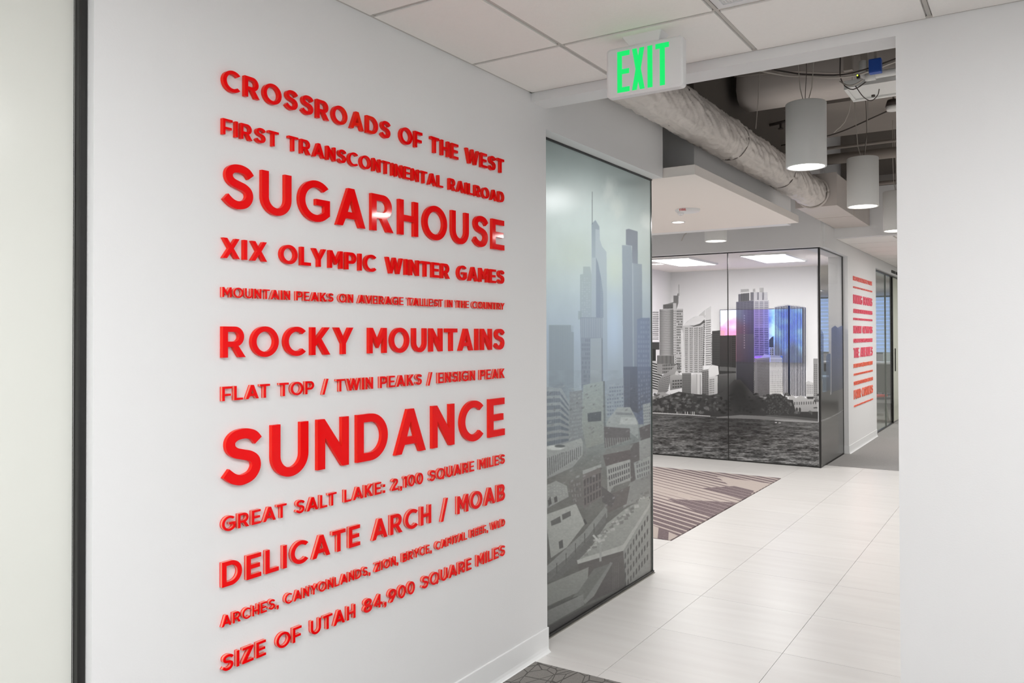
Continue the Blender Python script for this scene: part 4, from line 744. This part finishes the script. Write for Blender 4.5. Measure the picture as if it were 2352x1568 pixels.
tag(obj('entrance_mat', bm, m, None, ((CX0 + CX1) / 2, (CY0 + CY1) / 2, 0)), 'beige and purple-brown striped mat inlaid in the pale tile floor', 'mat')
# ------------------------------------------------------------------ exit sign
t = thing('exit_sign', (-1.2705, 2.9525, 2.714), 'white EXIT sign with green glowing letters hanging from the tile ceiling', 'sign')
bm = bmesh.new(); hw = .159; x_ = [(-hw, -.045), (-hw + .03, -.036), (0, -.031), (hw - .03, -.034), (hw, -.042)]
out_ = []
def rr(x0, x1, z0, z1, r, n=5):
    return [(cx + r * math.cos(a), cz + r * math.sin(a)) for cx, cz, a0 in ((x1 - r, z1 - r, 0), (x0 + r, z1 - r, 90), (x0 + r, z0 + r, 180), (x1 - r, z0 + r, 270)) for a in [math.radians(a0 + 90 * k / n) for k in range(n + 1)]]
R0 = rr(-.151, .151, -.222, -.043, .010); R1 = rr(-.158, .158, -.229, -.036, .014); R2 = rr(-.159, .159, -.230, -.035, .015)
rings = [[bm.verts.new((p[0], yy_, p[1])) for p in R_] for R_, yy_ in ((R0, -.0205), (R1, -.0165), (R2, -.010), (R2, .010), (R1, .0165), (R0, .0205))]
for a, b_ in zip(rings, rings[1:]):
    for k in range(len(a)): bm.faces.new((a[k], a[(k + 1) % len(a)], b_[(k + 1) % len(a)], b_[k]))
bm.faces.new(rings[0]); bm.faces.new(rings[-1][::-1]); obj('housing', bm, WHITEP, t)
bm = bmesh.new(); v = [bm.verts.new(p) for p in ((-.085, -.045, 0), (.085, -.045, 0), (.085, .045, 0), (-.085, .045, 0), (-.062, -.017, -.037), (.062, -.017, -.037), (.062, .017, -.037), (-.062, .017, -.037))]
for q in ((0, 1, 2, 3), (4, 5, 6, 7), (0, 1, 5, 4), (1, 2, 6, 5), (2, 3, 7, 6), (3, 0, 4, 7)): bm.faces.new([v[i] for i in q])
bevel(bm, .003, 2); obj('canopy', bm, WHITEP, t)
zt, zb = -.053, -.2145; H_ = zt - zb; sv, sh_ = .0205, .0195
EX = {'E': [[(0, 0), (.053, 0), (.053, sh_), (sv, sh_), (sv, H_ / 2 - sh_ / 2), (.051, H_ / 2 - sh_ / 2), (.051, H_ / 2 + sh_ / 2), (sv, H_ / 2 + sh_ / 2), (sv, H_ - sh_), (.053, H_ - sh_), (.053, H_), (0, H_)], -.111],
      'X': [[(0, 0), (.020, 0), (.0265, .031), (.033, 0), (.053, 0), (.0375, H_ / 2), (.052, H_), (.0325, H_), (.0265, H_ - .031), (.0205, H_), (.001, H_), (.0155, H_ / 2)], -.0485],
      'I': [[(0, 0), (sv, 0), (sv, H_), (0, H_)], .0165], 'T': [[(.0175, 0), (.0175 + sv, 0), (.0175 + sv, H_ - sh_), (.055, H_ - sh_), (.055, H_), (0, H_), (0, H_ - sh_), (.0175, H_ - sh_)], .0495]}
for ch, (pts, xo) in EX.items():
    bm = bmesh.new(); a = [bm.verts.new((xo + x, -.0212, zb + z)) for x, z in pts]; c = [bm.verts.new((xo + x, -.0195, zb + z)) for x, z in pts]
    bm.faces.new(a); bm.faces.new(c[::-1])
    for k in range(len(a)): bm.faces.new((a[k], c[k], c[(k + 1) % len(a)], a[(k + 1) % len(a)]))
    o = obj('letter', bm, GREEN, t); o['label'] = 'glowing green letter ' + ch
# ------------------------------------------------------------------ pendants
def pendant_proto():
    t = thing('pendant_light', (0, 0, 2.6), 'x', 'pendant light')
    bm = bmesh.new(); lathe(bm, [(.1225, .004), (.1225, .398), (.119, .402), (.0, .402)], 48)
    for f in bm.faces: f.smooth = abs(f.normal.z) < .5
    lathe(bm, [(.1225, .004), (.1205, 0), (.111, 0), (.109, .004), (.109, .02)], 48)
    bmesh.ops.remove_doubles(bm, verts=bm.verts, dist=1e-5); obj('shade', bm, SILVER, t)
    for f in t.children[0].data.polygons: f.use_smooth = abs(f.normal.z) < .3
    bm = bmesh.new(); lathe(bm, [(.109, .006), (0, .0035)], 48); obj('diffuser', bm, LAMP, t)
    bm = bmesh.new(); lathe(bm, [(.03, .402), (.03, .415), (.02, .42), (0, .42)], 20); obj('top_cap', bm, BEAM, t)
    for dx, sp in ((-.05, -.03), (.05, .02)):
        bm = bmesh.new(); tube(bm, [(dx * .3, 0, .418), (dx * .7, .01, .5), (dx + sp * .2, .01, .75), (dx + sp, .0, 1.7)], .0028, 6); obj('hanging_cable', bm, WIRE, t)
    bm = bmesh.new(); tube(bm, [(0, -.02, .418), (.015, -.04, .6), (.0, -.05, 1.0), (-.02, -.03, 1.7)], .0022, 6); obj('power_cord', bm, DWIRE, t)
    return t
def copy_tree(o, parent=None):
    c = o.copy(); COL.objects.link(c)
    if parent: c.parent = parent
    for ch in list(o.children): copy_tree(ch, c)
    return c
PL = ['nearest and largest white cylinder pendant, hanging in front of the wrapped duct', 'second white cylinder pendant, hanging behind the nearest one beside the box duct',
      'third white cylinder pendant, half hidden by the right wall', 'white cylinder pendant added unseen behind the right wall as fill light, nearest the doorway', 'white cylinder pendant added unseen behind the right wall as fill light, middle of its row', 'white cylinder pendant added unseen behind the right wall as fill light, farthest of its row',
      'white cylinder pendant seen below the ceiling cloud, before the meeting room header']
p0 = pendant_proto()
for k, (x, y) in enumerate(PENDANTS + [(-3.04, 9.02)]):
    o = p0 if k == 0 else copy_tree(p0); o.location = (x, y, 2.6); o['label'] = PL[k]; o['group'] = 'cylinder pendants in the lobby'; o.rotation_euler.z = k * .7
# recessed downlight and strobe on the cloud
def downlight(x, y, label):
    t = thing('recessed_downlight', (x, y, 2.566), label, 'downlight')
    bm = bmesh.new(); lathe(bm, [(.062, 0), (.062, -.003), (.052, -.004), (.050, 0)], 32); obj('trim_ring', bm, WHITEP, t)
    bm = bmesh.new(); lathe(bm, [(.051, -.0022), (0, -.0018)], 32); obj('lens', bm, LAMP, t)
downlight(-2.72, 7.04, 'round recessed downlight glowing in the underside of the ceiling cloud')
t = thing('alarm_strobe', (-2.383, 6.376, 2.566), 'round white alarm strobe with small red lettering under the ceiling cloud', 'alarm')
bm = bmesh.new(); lathe(bm, [(.1, 0), (.1, -.008), (.093, -.02), (.06, -.026), (0, -.027)], 40); obj('housing', bm, WHITEP, t)
bm = bmesh.new(); lathe(bm, [(.026, -.024), (.024, -.04), (.012, -.048), (0, -.049)], 20); o = obj('lens', bm, mat('strobe_lens', (235, 235, 235), .05), t); o.location = (-.045, -.035, 0)
bm = bmesh.new(); x = 0
for c in 'FIRE':
    me = letter_mesh(c, .018, 1, .002, .0001); n0 = len(bm.verts); bm.from_mesh(me); bm.verts.ensure_lookup_table()
    for vv in bm.verts[n0:]: a = vv.co.copy(); vv.co = (x + a.x - .03, -.001 - a.z, a.y)
    x += glyph(c)[1] * .018 + .004
for f in bm.faces: f.material_index = 0
o = obj('lettering', bm, mat('red_print', (200, 40, 40), .5), t); o.location = (0.0, -.0955, -.021); o.rotation_euler = (.5, 0, 0)
# ------------------------------------------------------------------ ducts and overhead services
from mathutils import noise as mn
t = thing('round_duct', (-1.878, 3.6, 2.962), 'large round duct in crinkled pale wrap running overhead from the doorway to the box duct', 'duct')
RD = .137; seams = [3.6, 4.73, 5.905, 7.265, 8.552]
for i, (a, b_) in enumerate(zip(seams, seams[1:])):
    bm = bmesh.new(); n, mlen = 90, int((b_ - a) / .011); g_ = []
    for j in range(mlen + 1):
        y = a + (b_ - a) * j / mlen - 3.6; row = []
        e = min(j, mlen - j) / 6; squeeze = .005 * math.exp(-e * e)
        for k in range(n):
            th = 2 * PI * k / n; q = Vector((math.cos(th) * 1.1, y * 2.2, math.sin(th) * 1.1))
            cr_ = abs(mn.noise(q * 2.1 + Vector((0, th, 3.7)))) * .014 + (1 - abs(mn.noise(Vector((math.cos(th) * 3, y * 5.5 + math.sin(th) * 2.5, i))) * 2.2)) ** 5 * .009 + abs(mn.noise(Vector((math.cos(th) * 2 + y * 4, y * 15, math.sin(th) * 2 + i)))) * .007
            r = RD - squeeze + cr_ - .004; row.append(bm.verts.new((r * math.cos(th), y, r * math.sin(th))))
        g_.append(row)
    for A_, B_ in zip(g_, g_[1:]):
        for k in range(n): bm.faces.new((A_[k], A_[(k + 1) % n], B_[(k + 1) % n], B_[k])).smooth = True
    obj('duct_section', bm, DUCTM, t)
for s0 in seams[2:-1]:
    bm = bmesh.new(); tube(bm, [(RD * 1.0 * math.cos(2 * PI * k / 40), s0 - 3.6 + .004 * math.sin(k), RD * 1.0 * math.sin(2 * PI * k / 40)) for k in range(41)], .0026, 6); obj('strap', bm, mat('strap_brown', (110, 102, 97), .7), t)
bm = bmesh.new(); tube(bm, [((RD + .012) * math.cos(2 * PI * k / 40), 4.92, (RD + .012) * math.sin(2 * PI * k / 40)) for k in range(41)], .012, 6); obj('collar', bm, DUCTM, t)
bm = bmesh.new(); tube(bm, [(1.04 * RD * math.cos(2 * PI * k / 48), 4.936, 1.04 * RD * math.sin(2 * PI * k / 48)) for k in range(49)], .007, 6); obj('end_ring', bm, DUCTR, t)
t = thing('box_duct', (-1.855, 8.56, 2.83), 'rectangular pale sheet metal duct that the round duct enters', 'duct')
boxo('body', (-.195, .195, 0, 1.915, 0, .32), DUCTR, t, .003); boxo('flange', (-.2, .2, .9, .915, -.004, .325), DUCTR, t); boxo('front_flange', (-.2, .2, -.006, .01, -.005, .325), DUCTR, t)
# big fabric-wrapped cross duct
t = thing('cross_duct', (-1.965, 6.33, 3.352), 'big rounded pale duct crossing high up behind the nearest pendant', 'duct')
bm = bmesh.new(); prof = [(.0, .10), (.03, .035), (.09, .0), (.3, .0), (.37, .04), (.40, .12), (.40, .30), (.34, .36), (.08, .36), (.02, .30)]
n = 60; rows = []
for j in range(n + 1):
    x = 4.5 * j / n; rows.append([bm.verts.new((x, y, z + (.012 * math.sin(x * 14 + y * 9) + .01 * math.sin(x * 31)) * (z > .2))) for y, z in prof])
for A_, B_ in zip(rows, rows[1:]):
    for k in range(len(prof)): bm.faces.new((A_[k], A_[(k + 1) % len(prof)], B_[(k + 1) % len(prof)], B_[k])).smooth = True
bm.faces.new(rows[0]); bm.faces.new(rows[-1][::-1]); obj('duct_body', bm, DUCTR, t)
# deck beams
for nm, b_ in (('beam', (-2.06, 2.6, 8.1, 9.5, 3.72, 4.3)), ('beam', (-2.06, 2.6, 10.9, 11.5, 3.5, 4.3))):
    o = boxo(nm, b_, BEAM); o['kind'] = 'structure'
def pipe(pts, r, label, m=BEAM, name='pipe', fit=()):
    t = thing(name, pts[0], label, 'pipe'); p0_ = Vector(pts[0])
    bm = bmesh.new(); tube(bm, [Vector(p) - p0_ for p in pts], r, 16); obj('tube', bm, m, t)
    for f_ in fit:
        bm = bmesh.new(); c = Vector(f_) - p0_; tube(bm, [c - Vector((.03, 0, 0)), c + Vector((.03, 0, 0))], r * 1.25, 16); obj('coupling', bm, m, t)
    return t
pipe([(-2.05, 8.6, 3.295), (2.58, 8.6, 3.295)], .052, 'thick pale horizontal pipe high up behind the nearest pendant', BEAM, 'pipe', [(-1.0, 8.6, 3.295), (.6, 8.6, 3.295)])
pipe([(-2.05, 8.45, 3.375), (2.58, 8.45, 3.375)], .016, 'thin pale pipe running just above the thick pipe')
pipe([(-2.05, 9.6, 3.18), (2.58, 9.6, 3.18)], .022, 'slim pale pipe below the thick pipe and behind the second pendant')
pipe([(-.905, 5.5, 3.26), (-.905, 5.5, 3.17), (-.88, 5.5, 3.158), (-.8, 5.5, 3.162), (2.58, 5.5, 3.175)], .023, 'white conduit with an elbow at the top right of the opening', SILVER, 'conduit', [(-.86, 5.5, 3.158)])
# white tray panel with brackets
t = thing('cable_tray', (-1.078, 5.83, 3.2), 'flat white equipment panel under the conduit at the top right of the opening', 'equipment panel')
boxo('panel', (0, 3.6, 0, .33, 0, .05), SILVER, t, .002); boxo('lip', (0, 3.6, .3, .34, -.012, 0), SILVER, t); boxo('lip', (0, .02, 0, .3, -.01, 0), SILVER, t)
bm = bmesh.new(); cyl(bm, (.14, .27, -.012), .012, .012, 16); obj('knob', bm, DWIRE, t)
for k, (x0, x1) in enumerate(((-1.038, -.985), (-.935, -.892))):
    o = boxo('hanger_channel', (x0, x1, 5.6, 5.64, 3.2 if k else 3.25, 4.3), BEAM); tag(o, ['pale vertical hanger channel left of the dark gap', 'pale vertical hanger channel beside the blue box'][k], 'hanger')
t = thing('junction_box', (-.79, 5.2, 3.09), 'small bright blue electrical box at the top right of the opening', 'electrical box')
boxo('box_body', (-.034, .034, 0, .05, 0, .082), BLUEB, t, .004); boxo('cover', (-.03, .03, -.004, 0, .006, .074), BLUEB, t, .001); boxo('bracket', (-.006, .006, .02, .03, .082, 1.2), BEAM, t)
t = thing('sensor', (-.912, 5.38, 3.125), 'small black sensor with a tiny yellow-green light at the conduit elbow', 'sensor')
boxo('sensor_body', (-.008, .01, -.01, .012, -.006, .016), BLACK, t, .001); bm = bmesh.new(); bmesh.ops.create_icosphere(bm, subdivisions=2, radius=.0045); bmesh.ops.translate(bm, verts=bm.verts, vec=(-.002, -.013, .012)); obj('light', bm, mat('led', (190, 230, 60), .3, emit=3), t)
CB = [([(-1.62, 5.35, 3.32), (-1.487, 5.4, 3.27), (-1.33, 5.4, 3.215), (-1.218, 5.4, 3.193), (-1.057, 5.4, 3.157), (-.909, 5.4, 3.15), (-.7, 5.42, 3.2)], .006, 'pale sagging cable running to the conduit elbow', WIRE),
      ([(-1.6, 5.44, 3.345), (-1.35, 5.45, 3.255), (-1.2, 5.42, 3.205), (-.95, 5.42, 3.172), (-.6, 5.45, 3.25)], .005, 'dark sagging cable just above the pale one', DWIRE),
      ([(-1.97, 6.31, 3.56), (-1.75, 6.31, 3.545), (-1.5, 6.315, 3.52), (-1.25, 6.315, 3.465), (-1.0, 6.315, 3.43)], .004, 'thin pale wire crossing in front of the big cross duct', WIRE),
      ([(-1.05, 5.62, 4.3), (-1.06, 5.62, 3.4), (-1.055, 5.62, 3.2), (-.98, 5.6, 3.12), (-.87, 5.54, 3.155)], .0035, 'dark looped cable left of the hanger channels', DWIRE),
      ([(-1.05, 5.55, 3.17), (-1.0, 5.5, 3.125), (-.95, 5.48, 3.115), (-.9, 5.47, 3.135)], .004, 'pale cable loop under the conduit elbow', WIRE),
      ([(-1.0, 5.8, 3.195), (-.96, 5.85, 3.13), (-.92, 5.9, 3.11), (-.88, 5.9, 3.14), (-.87, 5.9, 3.18)], .003, 'small grey cable loop hanging under the white panel', DWIRE),
      ([(-1.106, 6.25, 4.3), (-1.106, 6.25, 3.24), (-1.236, 6.3, 3.02)], .003, 'slanting pale wire between the first and second pendants', WIRE),
      ([(-1.76, 6.25, 4.3), (-1.76, 6.25, 3.55), (-1.79, 6.25, 3.115)], .003, 'straight pale hanger wire in front of the big cross duct', WIRE),
      ([(-2.05, 8.0, 3.36), (-1.75, 8.0, 3.38), (-1.5, 8.0, 3.42), (-1.2, 8.0, 3.52), (-.9, 8.0, 3.62), (-.6, 8.12, 3.722)], .006, 'brown cable rising to the right behind the nearest pendant', DWIRE),
      ([(-1.32, 9.9, 4.3), (-1.3, 9.9, 3.5), (-1.25, 9.9, 3.2), (-1.15, 9.9, 2.98), (-1.1, 9.9, 2.9)], .004, 'pale cable curving down left of the second pendant', WIRE)]
for pts, r, lab, m_ in CB:
    p0_ = Vector(pts[0]); P3 = []
    for k in range(len(pts) - 1):
        for q in range(5):
            i0, i1, i2, i3 = max(k - 1, 0), k, k + 1, min(k + 2, len(pts) - 1); u = q / 5
            P3.append([.5 * (2 * pts[i1][c] + (pts[i2][c] - pts[i0][c]) * u + (2 * pts[i0][c] - 5 * pts[i1][c] + 4 * pts[i2][c] - pts[i3][c]) * u * u + (3 * pts[i1][c] - pts[i0][c] - 3 * pts[i2][c] + pts[i3][c]) * u ** 3) - p0_[c] for c in range(3)])
    P3.append([pts[-1][c] - p0_[c] for c in range(3)])
    bm = bmesh.new(); tube(bm, P3, r, 8); tag(obj('cable', bm, m_, None, pts[0]), lab, 'cable', 'cables and wires above the lobby')
t = thing('sprinkler', (-2.05, 7.6, 3.47), 'small dark sprinkler head on a stub pipe below the big cross duct', 'sprinkler')
bm = bmesh.new(); tube(bm, [(0, 0, 0), (.1, 0, .01), (.17, 0, .02)], .014, 10); obj('stub_pipe', bm, DWIRE, t); bm = bmesh.new(); cyl(bm, (.1, 0, -.04), .012, .05, 12); cyl(bm, (.1, 0, -.05), .024, .008, 16); obj('head', bm, DWIRE, t)
t = thing('ceiling_sensor', (-.93, 7.0, 3.3), 'grey and white round ceiling device between the pendants at the right wall', 'sensor')
bm = bmesh.new(); cyl(bm, (0, 0, 0), .05, .03, 24, .055); obj('ring', bm, SILVER, t); bm = bmesh.new(); cyl(bm, (0, 0, .03), .06, .05, 24, .045); obj('body', bm, DWIRE, t); bm = bmesh.new(); tube(bm, [(0, 0, .08), (0, 0, .22)], .008, 8); obj('stem', bm, WIRE, t)
bm = bmesh.new(); tube(bm, [(0, 0, 0), (-.02, -.03, -.03), (-.06, -.03, -.06), (-.1, -.02, -.13)], .005, 8); tag(obj('cable', bm, WIRE, None, (-3.66, 9.86, 2.86)), 'short pale cable end sticking out of the header below the cloud', 'cable')
# ------------------------------------------------------------------ meeting room: wall screen
t = thing('wall_screen', (-3.68, 13.05, 1.529), 'large wall screen glowing pink and blue behind the skyline glass', 'screen')
hh, ww = 300, 500; yy_, xx2 = np.mgrid[0:hh, 0:ww] / np.array([hh, ww]).reshape(2, 1, 1)
c1, c2, c3, c4 = [np.array(c, float) / 255 for c in ((236, 120, 160), (206, 220, 250), (110, 70, 190), (40, 110, 250))]
nz1 = vnoise(hh, ww, 70, 90, 5)[..., None]; L_ = np.clip((yy_[..., None] - .62 + (nz1 - .5) * .35) * 4, 0, 1); left = c1 * (1 - L_) + c2 * L_
R_ = np.clip((nz1 - .35) * 3, 0, 1); right = c4 * (1 - R_) + np.array([.55, .80, 1.]) * R_ ; mid = c3 * (.75 + .5 * nz1)
wl = np.clip((xx2[..., None] - .24) * 6, 0, 1); wr = np.clip((xx2[..., None] - .50) * 5, 0, 1); tv = (left * (1 - wl) + mid * wl) * (1 - wr) + right * wr
dkb = np.clip((.36 + .1 * np.sin(xx2 * 30) - yy_) * 6, 0, 1)[..., None] * (xx2[..., None] > .62); tv = tv * (1 - .45 * dkb)
m, nt, b, out = node_mat('screen_image'); ti = nt.nodes.new('ShaderNodeTexImage'); ti.image = image('screen_picture', tv); em = nt.nodes.new('ShaderNodeEmission'); em.inputs[1].default_value = 3.0; nt.links.new(ti.outputs[0], em.inputs[0]); nt.links.new(em.outputs[0], out.inputs[0])
boxo('bezel', (-.655, .655, -.015, .03, -.425, .425), BLACK, t, .004)
bm = bmesh.new(); uvl = bm.loops.layers.uv.new('UVMap'); v = [bm.verts.new(p) for p in ((-.645, -.016, -.415), (.645, -.016, -.415), (.645, -.016, .415), (-.645, -.016, .415))]; f = bm.faces.new(v)
for l, q in zip(f.loops, ((0, 0), (1, 0), (1, 1), (0, 1))): l[uvl].uv = q
v2 = [bm.verts.new((p.co.x, -.0145, p.co.z)) for p in v]; bm.faces.new(v2[::-1]); 
for k in range(4): bm.faces.new((v[k], v2[k], v2[(k + 1) % 4], v[(k + 1) % 4]))
obj('screen', bm, m, t)
# ------------------------------------------------------------------ hallway glass front and the open office behind it
t = thing('glass_partition', (0, 0, 0), 'clear glass front at the far end of the hallway past the red lettering', 'glass panel')
for a, b_ in ((13.505, 14.828), (14.838, 15.55)): boxo('glass_pane', (-2.128, -2.118, a, b_, .02, 2.54), GLASS, t)
boxo('post', (-2.135, -2.112, 14.828, 14.838, .02, 2.545), mat('grey_post', (120, 124, 118), .4), t); boxo('door_frame', (-2.15, -2.105, 15.55, 15.60, .0, 2.555), DARKM, t)
boxo('head_channel', (-2.14, -2.105, 13.5, 17.4, 2.54, 2.558), DARKM, t); boxo('floor_channel', (-2.14, -2.11, 13.5, 15.55, .003, .018), DARKM, t)
boxo('frosted_pane', (-2.13, -2.118, 15.6, 17.4, .02, 2.54), mat('frosted_green_pane', (205, 208, 192), .25), t); boxo('pull_handle', (-2.10, -2.085, 15.72, 15.74, .9, 1.3), DARKM, t)
struct('wall_hall_far', [(-2.3, -2.06, 17.4, 20, 0, 2.56)], WALL)
t = thing('hall_sign', (-2.058, 15.1, 2.585), 'small row of dark letters over the hallway glass front', 'sign')
for k in range(9):
    if k == 5: continue
    boxo('letter', (0, .01, k * .085, k * .085 + .05, 0, .045), BLACK, t)
blind = mat('window_blind_blue', (178, 202, 236), .8, emit=.75, ecol=(172, 198, 236)); bright = mat('window_daylight', (226, 240, 255), .8, emit=1.0, ecol=(226, 240, 255)); fr_ = mat('window_frame_grey', (150, 158, 150), .5)
for k in range(5):
    t = bpy.data.objects.new('window_%d' % (k + 1), None); COL.objects.link(t); t['kind'] = 'structure'; x0 = -9 + 1.35 * k; t.location = (x0, 27, .95)
    boxo('pane', (.06, 1.29, .06, .08, .05, 1.72), bright if k in (1, 2) and False else (bright if k == 1 else blind), t)
    for b_ in ((0, .06, .0, .1, 0, 1.77), (1.29, 1.35, .0, .1, 0, 1.77), (.06, 1.29, .0, .1, 0, .05), (.06, 1.29, .0, .1, 1.72, 1.77)): boxo('frame', b_, fr_, t)
    if k != 1:
        bm = bmesh.new()
        for q in range(14): box(bm, .07, 1.28, .045, .05, .1 + q * .115, .195 + q * .115)
        o = obj('blind_slats', bm, blind, t); o['kind'] = 'stuff'
# desks and chairs of the open office
t = thing('office_desk', (-3.6, 21.6, 0), 'long white-topped desk with a grey modesty panel seen through the hallway glass', 'desk')
boxo('top', (-.9, 1.0, -.35, .4, .84, .875), WHITEP, t, .004); boxo('modesty_panel', (-.88, .98, -.3, -.28, .15, .83), mat('panel_grey', (140, 140, 134), .7), t)
for x_ in (-.85, .9): boxo('leg', (x_, x_ + .05, -.3, .35, 0, .84), SILVER, t)
def chair(loc, rz, m_, lab, sc=1):
    t = thing('office_chair', loc, lab, 'chair'); t.rotation_euler.z = rz; t.scale = (sc,) * 3
    bm = bmesh.new(); box(bm, -.22, .22, -.22, .22, .43, .47); bevel(bm, .015); obj('seat', bm, m_, t)
    bm = bmesh.new(); n = 8; F = []
    for j in range(5):
        z = .5 + .36 * j / 4; F.append([(bm.verts.new((-.21 + .42 * k / n, .21 + .03 * j / 4 - .05 * (abs(k / n - .5) * 2) ** 2, z)), bm.verts.new((-.21 + .42 * k / n, .235 + .03 * j / 4 - .05 * (abs(k / n - .5) * 2) ** 2, z))) for k in range(n + 1)])
    for j in range(4):
        for k in range(n):
            for s2 in (0, 1): bm.faces.new((F[j][k][s2], F[j][k + 1][s2], F[j + 1][k + 1][s2], F[j + 1][k][s2]))
    for k in range(n):
        for j in (0, 4): bm.faces.new((F[j][k][0], F[j][k + 1][0], F[j][k + 1][1], F[j][k][1]))
    for j in range(4):
        for k in (0, n): bm.faces.new((F[j][k][0], F[j + 1][k][0], F[j + 1][k][1], F[j][k][1]))
    obj('backrest', bm, m_, t)
    for sx in (-1, 1):
        bm = bmesh.new(); tube(bm, [(sx * .17, .2, .44), (sx * .17, .24, .54)], .012, 6); obj('back_support', bm, SILVER, t)
        for sy2 in (-1, 1):
            bm = bmesh.new(); tube(bm, [(sx * .18, sy2 * .18, .44), (sx * .22, sy2 * .22, 0)], .013, 6); obj('leg', bm, SILVER, t)
chair((-2.55, 16.0, 0), 1.2, mat('red_plastic', (226, 96, 84), .4), 'red chair with silver legs just behind the hallway glass', .98)
chair((-3.75, 22.6, 0), 0, mat('pale_chair', (222, 232, 234), .5), 'pale office chair behind the white desk, the left one', 1.25)
chair((-3.0, 22.7, 0), .3, mat('pale_chair', (222, 232, 234), .5), 'pale office chair behind the white desk, the right one', 1.25)
t = thing('round_side_table', (-3.3, 17.0, 0), 'small white table corner beside the red chair', 'table')
bm = bmesh.new(); cyl(bm, (0, 0, .70), .35, .03, 32); obj('top', bm, WHITEP, t); bm = bmesh.new(); cyl(bm, (0, 0, .02), .03, .68, 16); obj('column', bm, SILVER, t); bm = bmesh.new(); cyl(bm, (0, 0, 0), .22, .02, 24); obj('base', bm, SILVER, t)
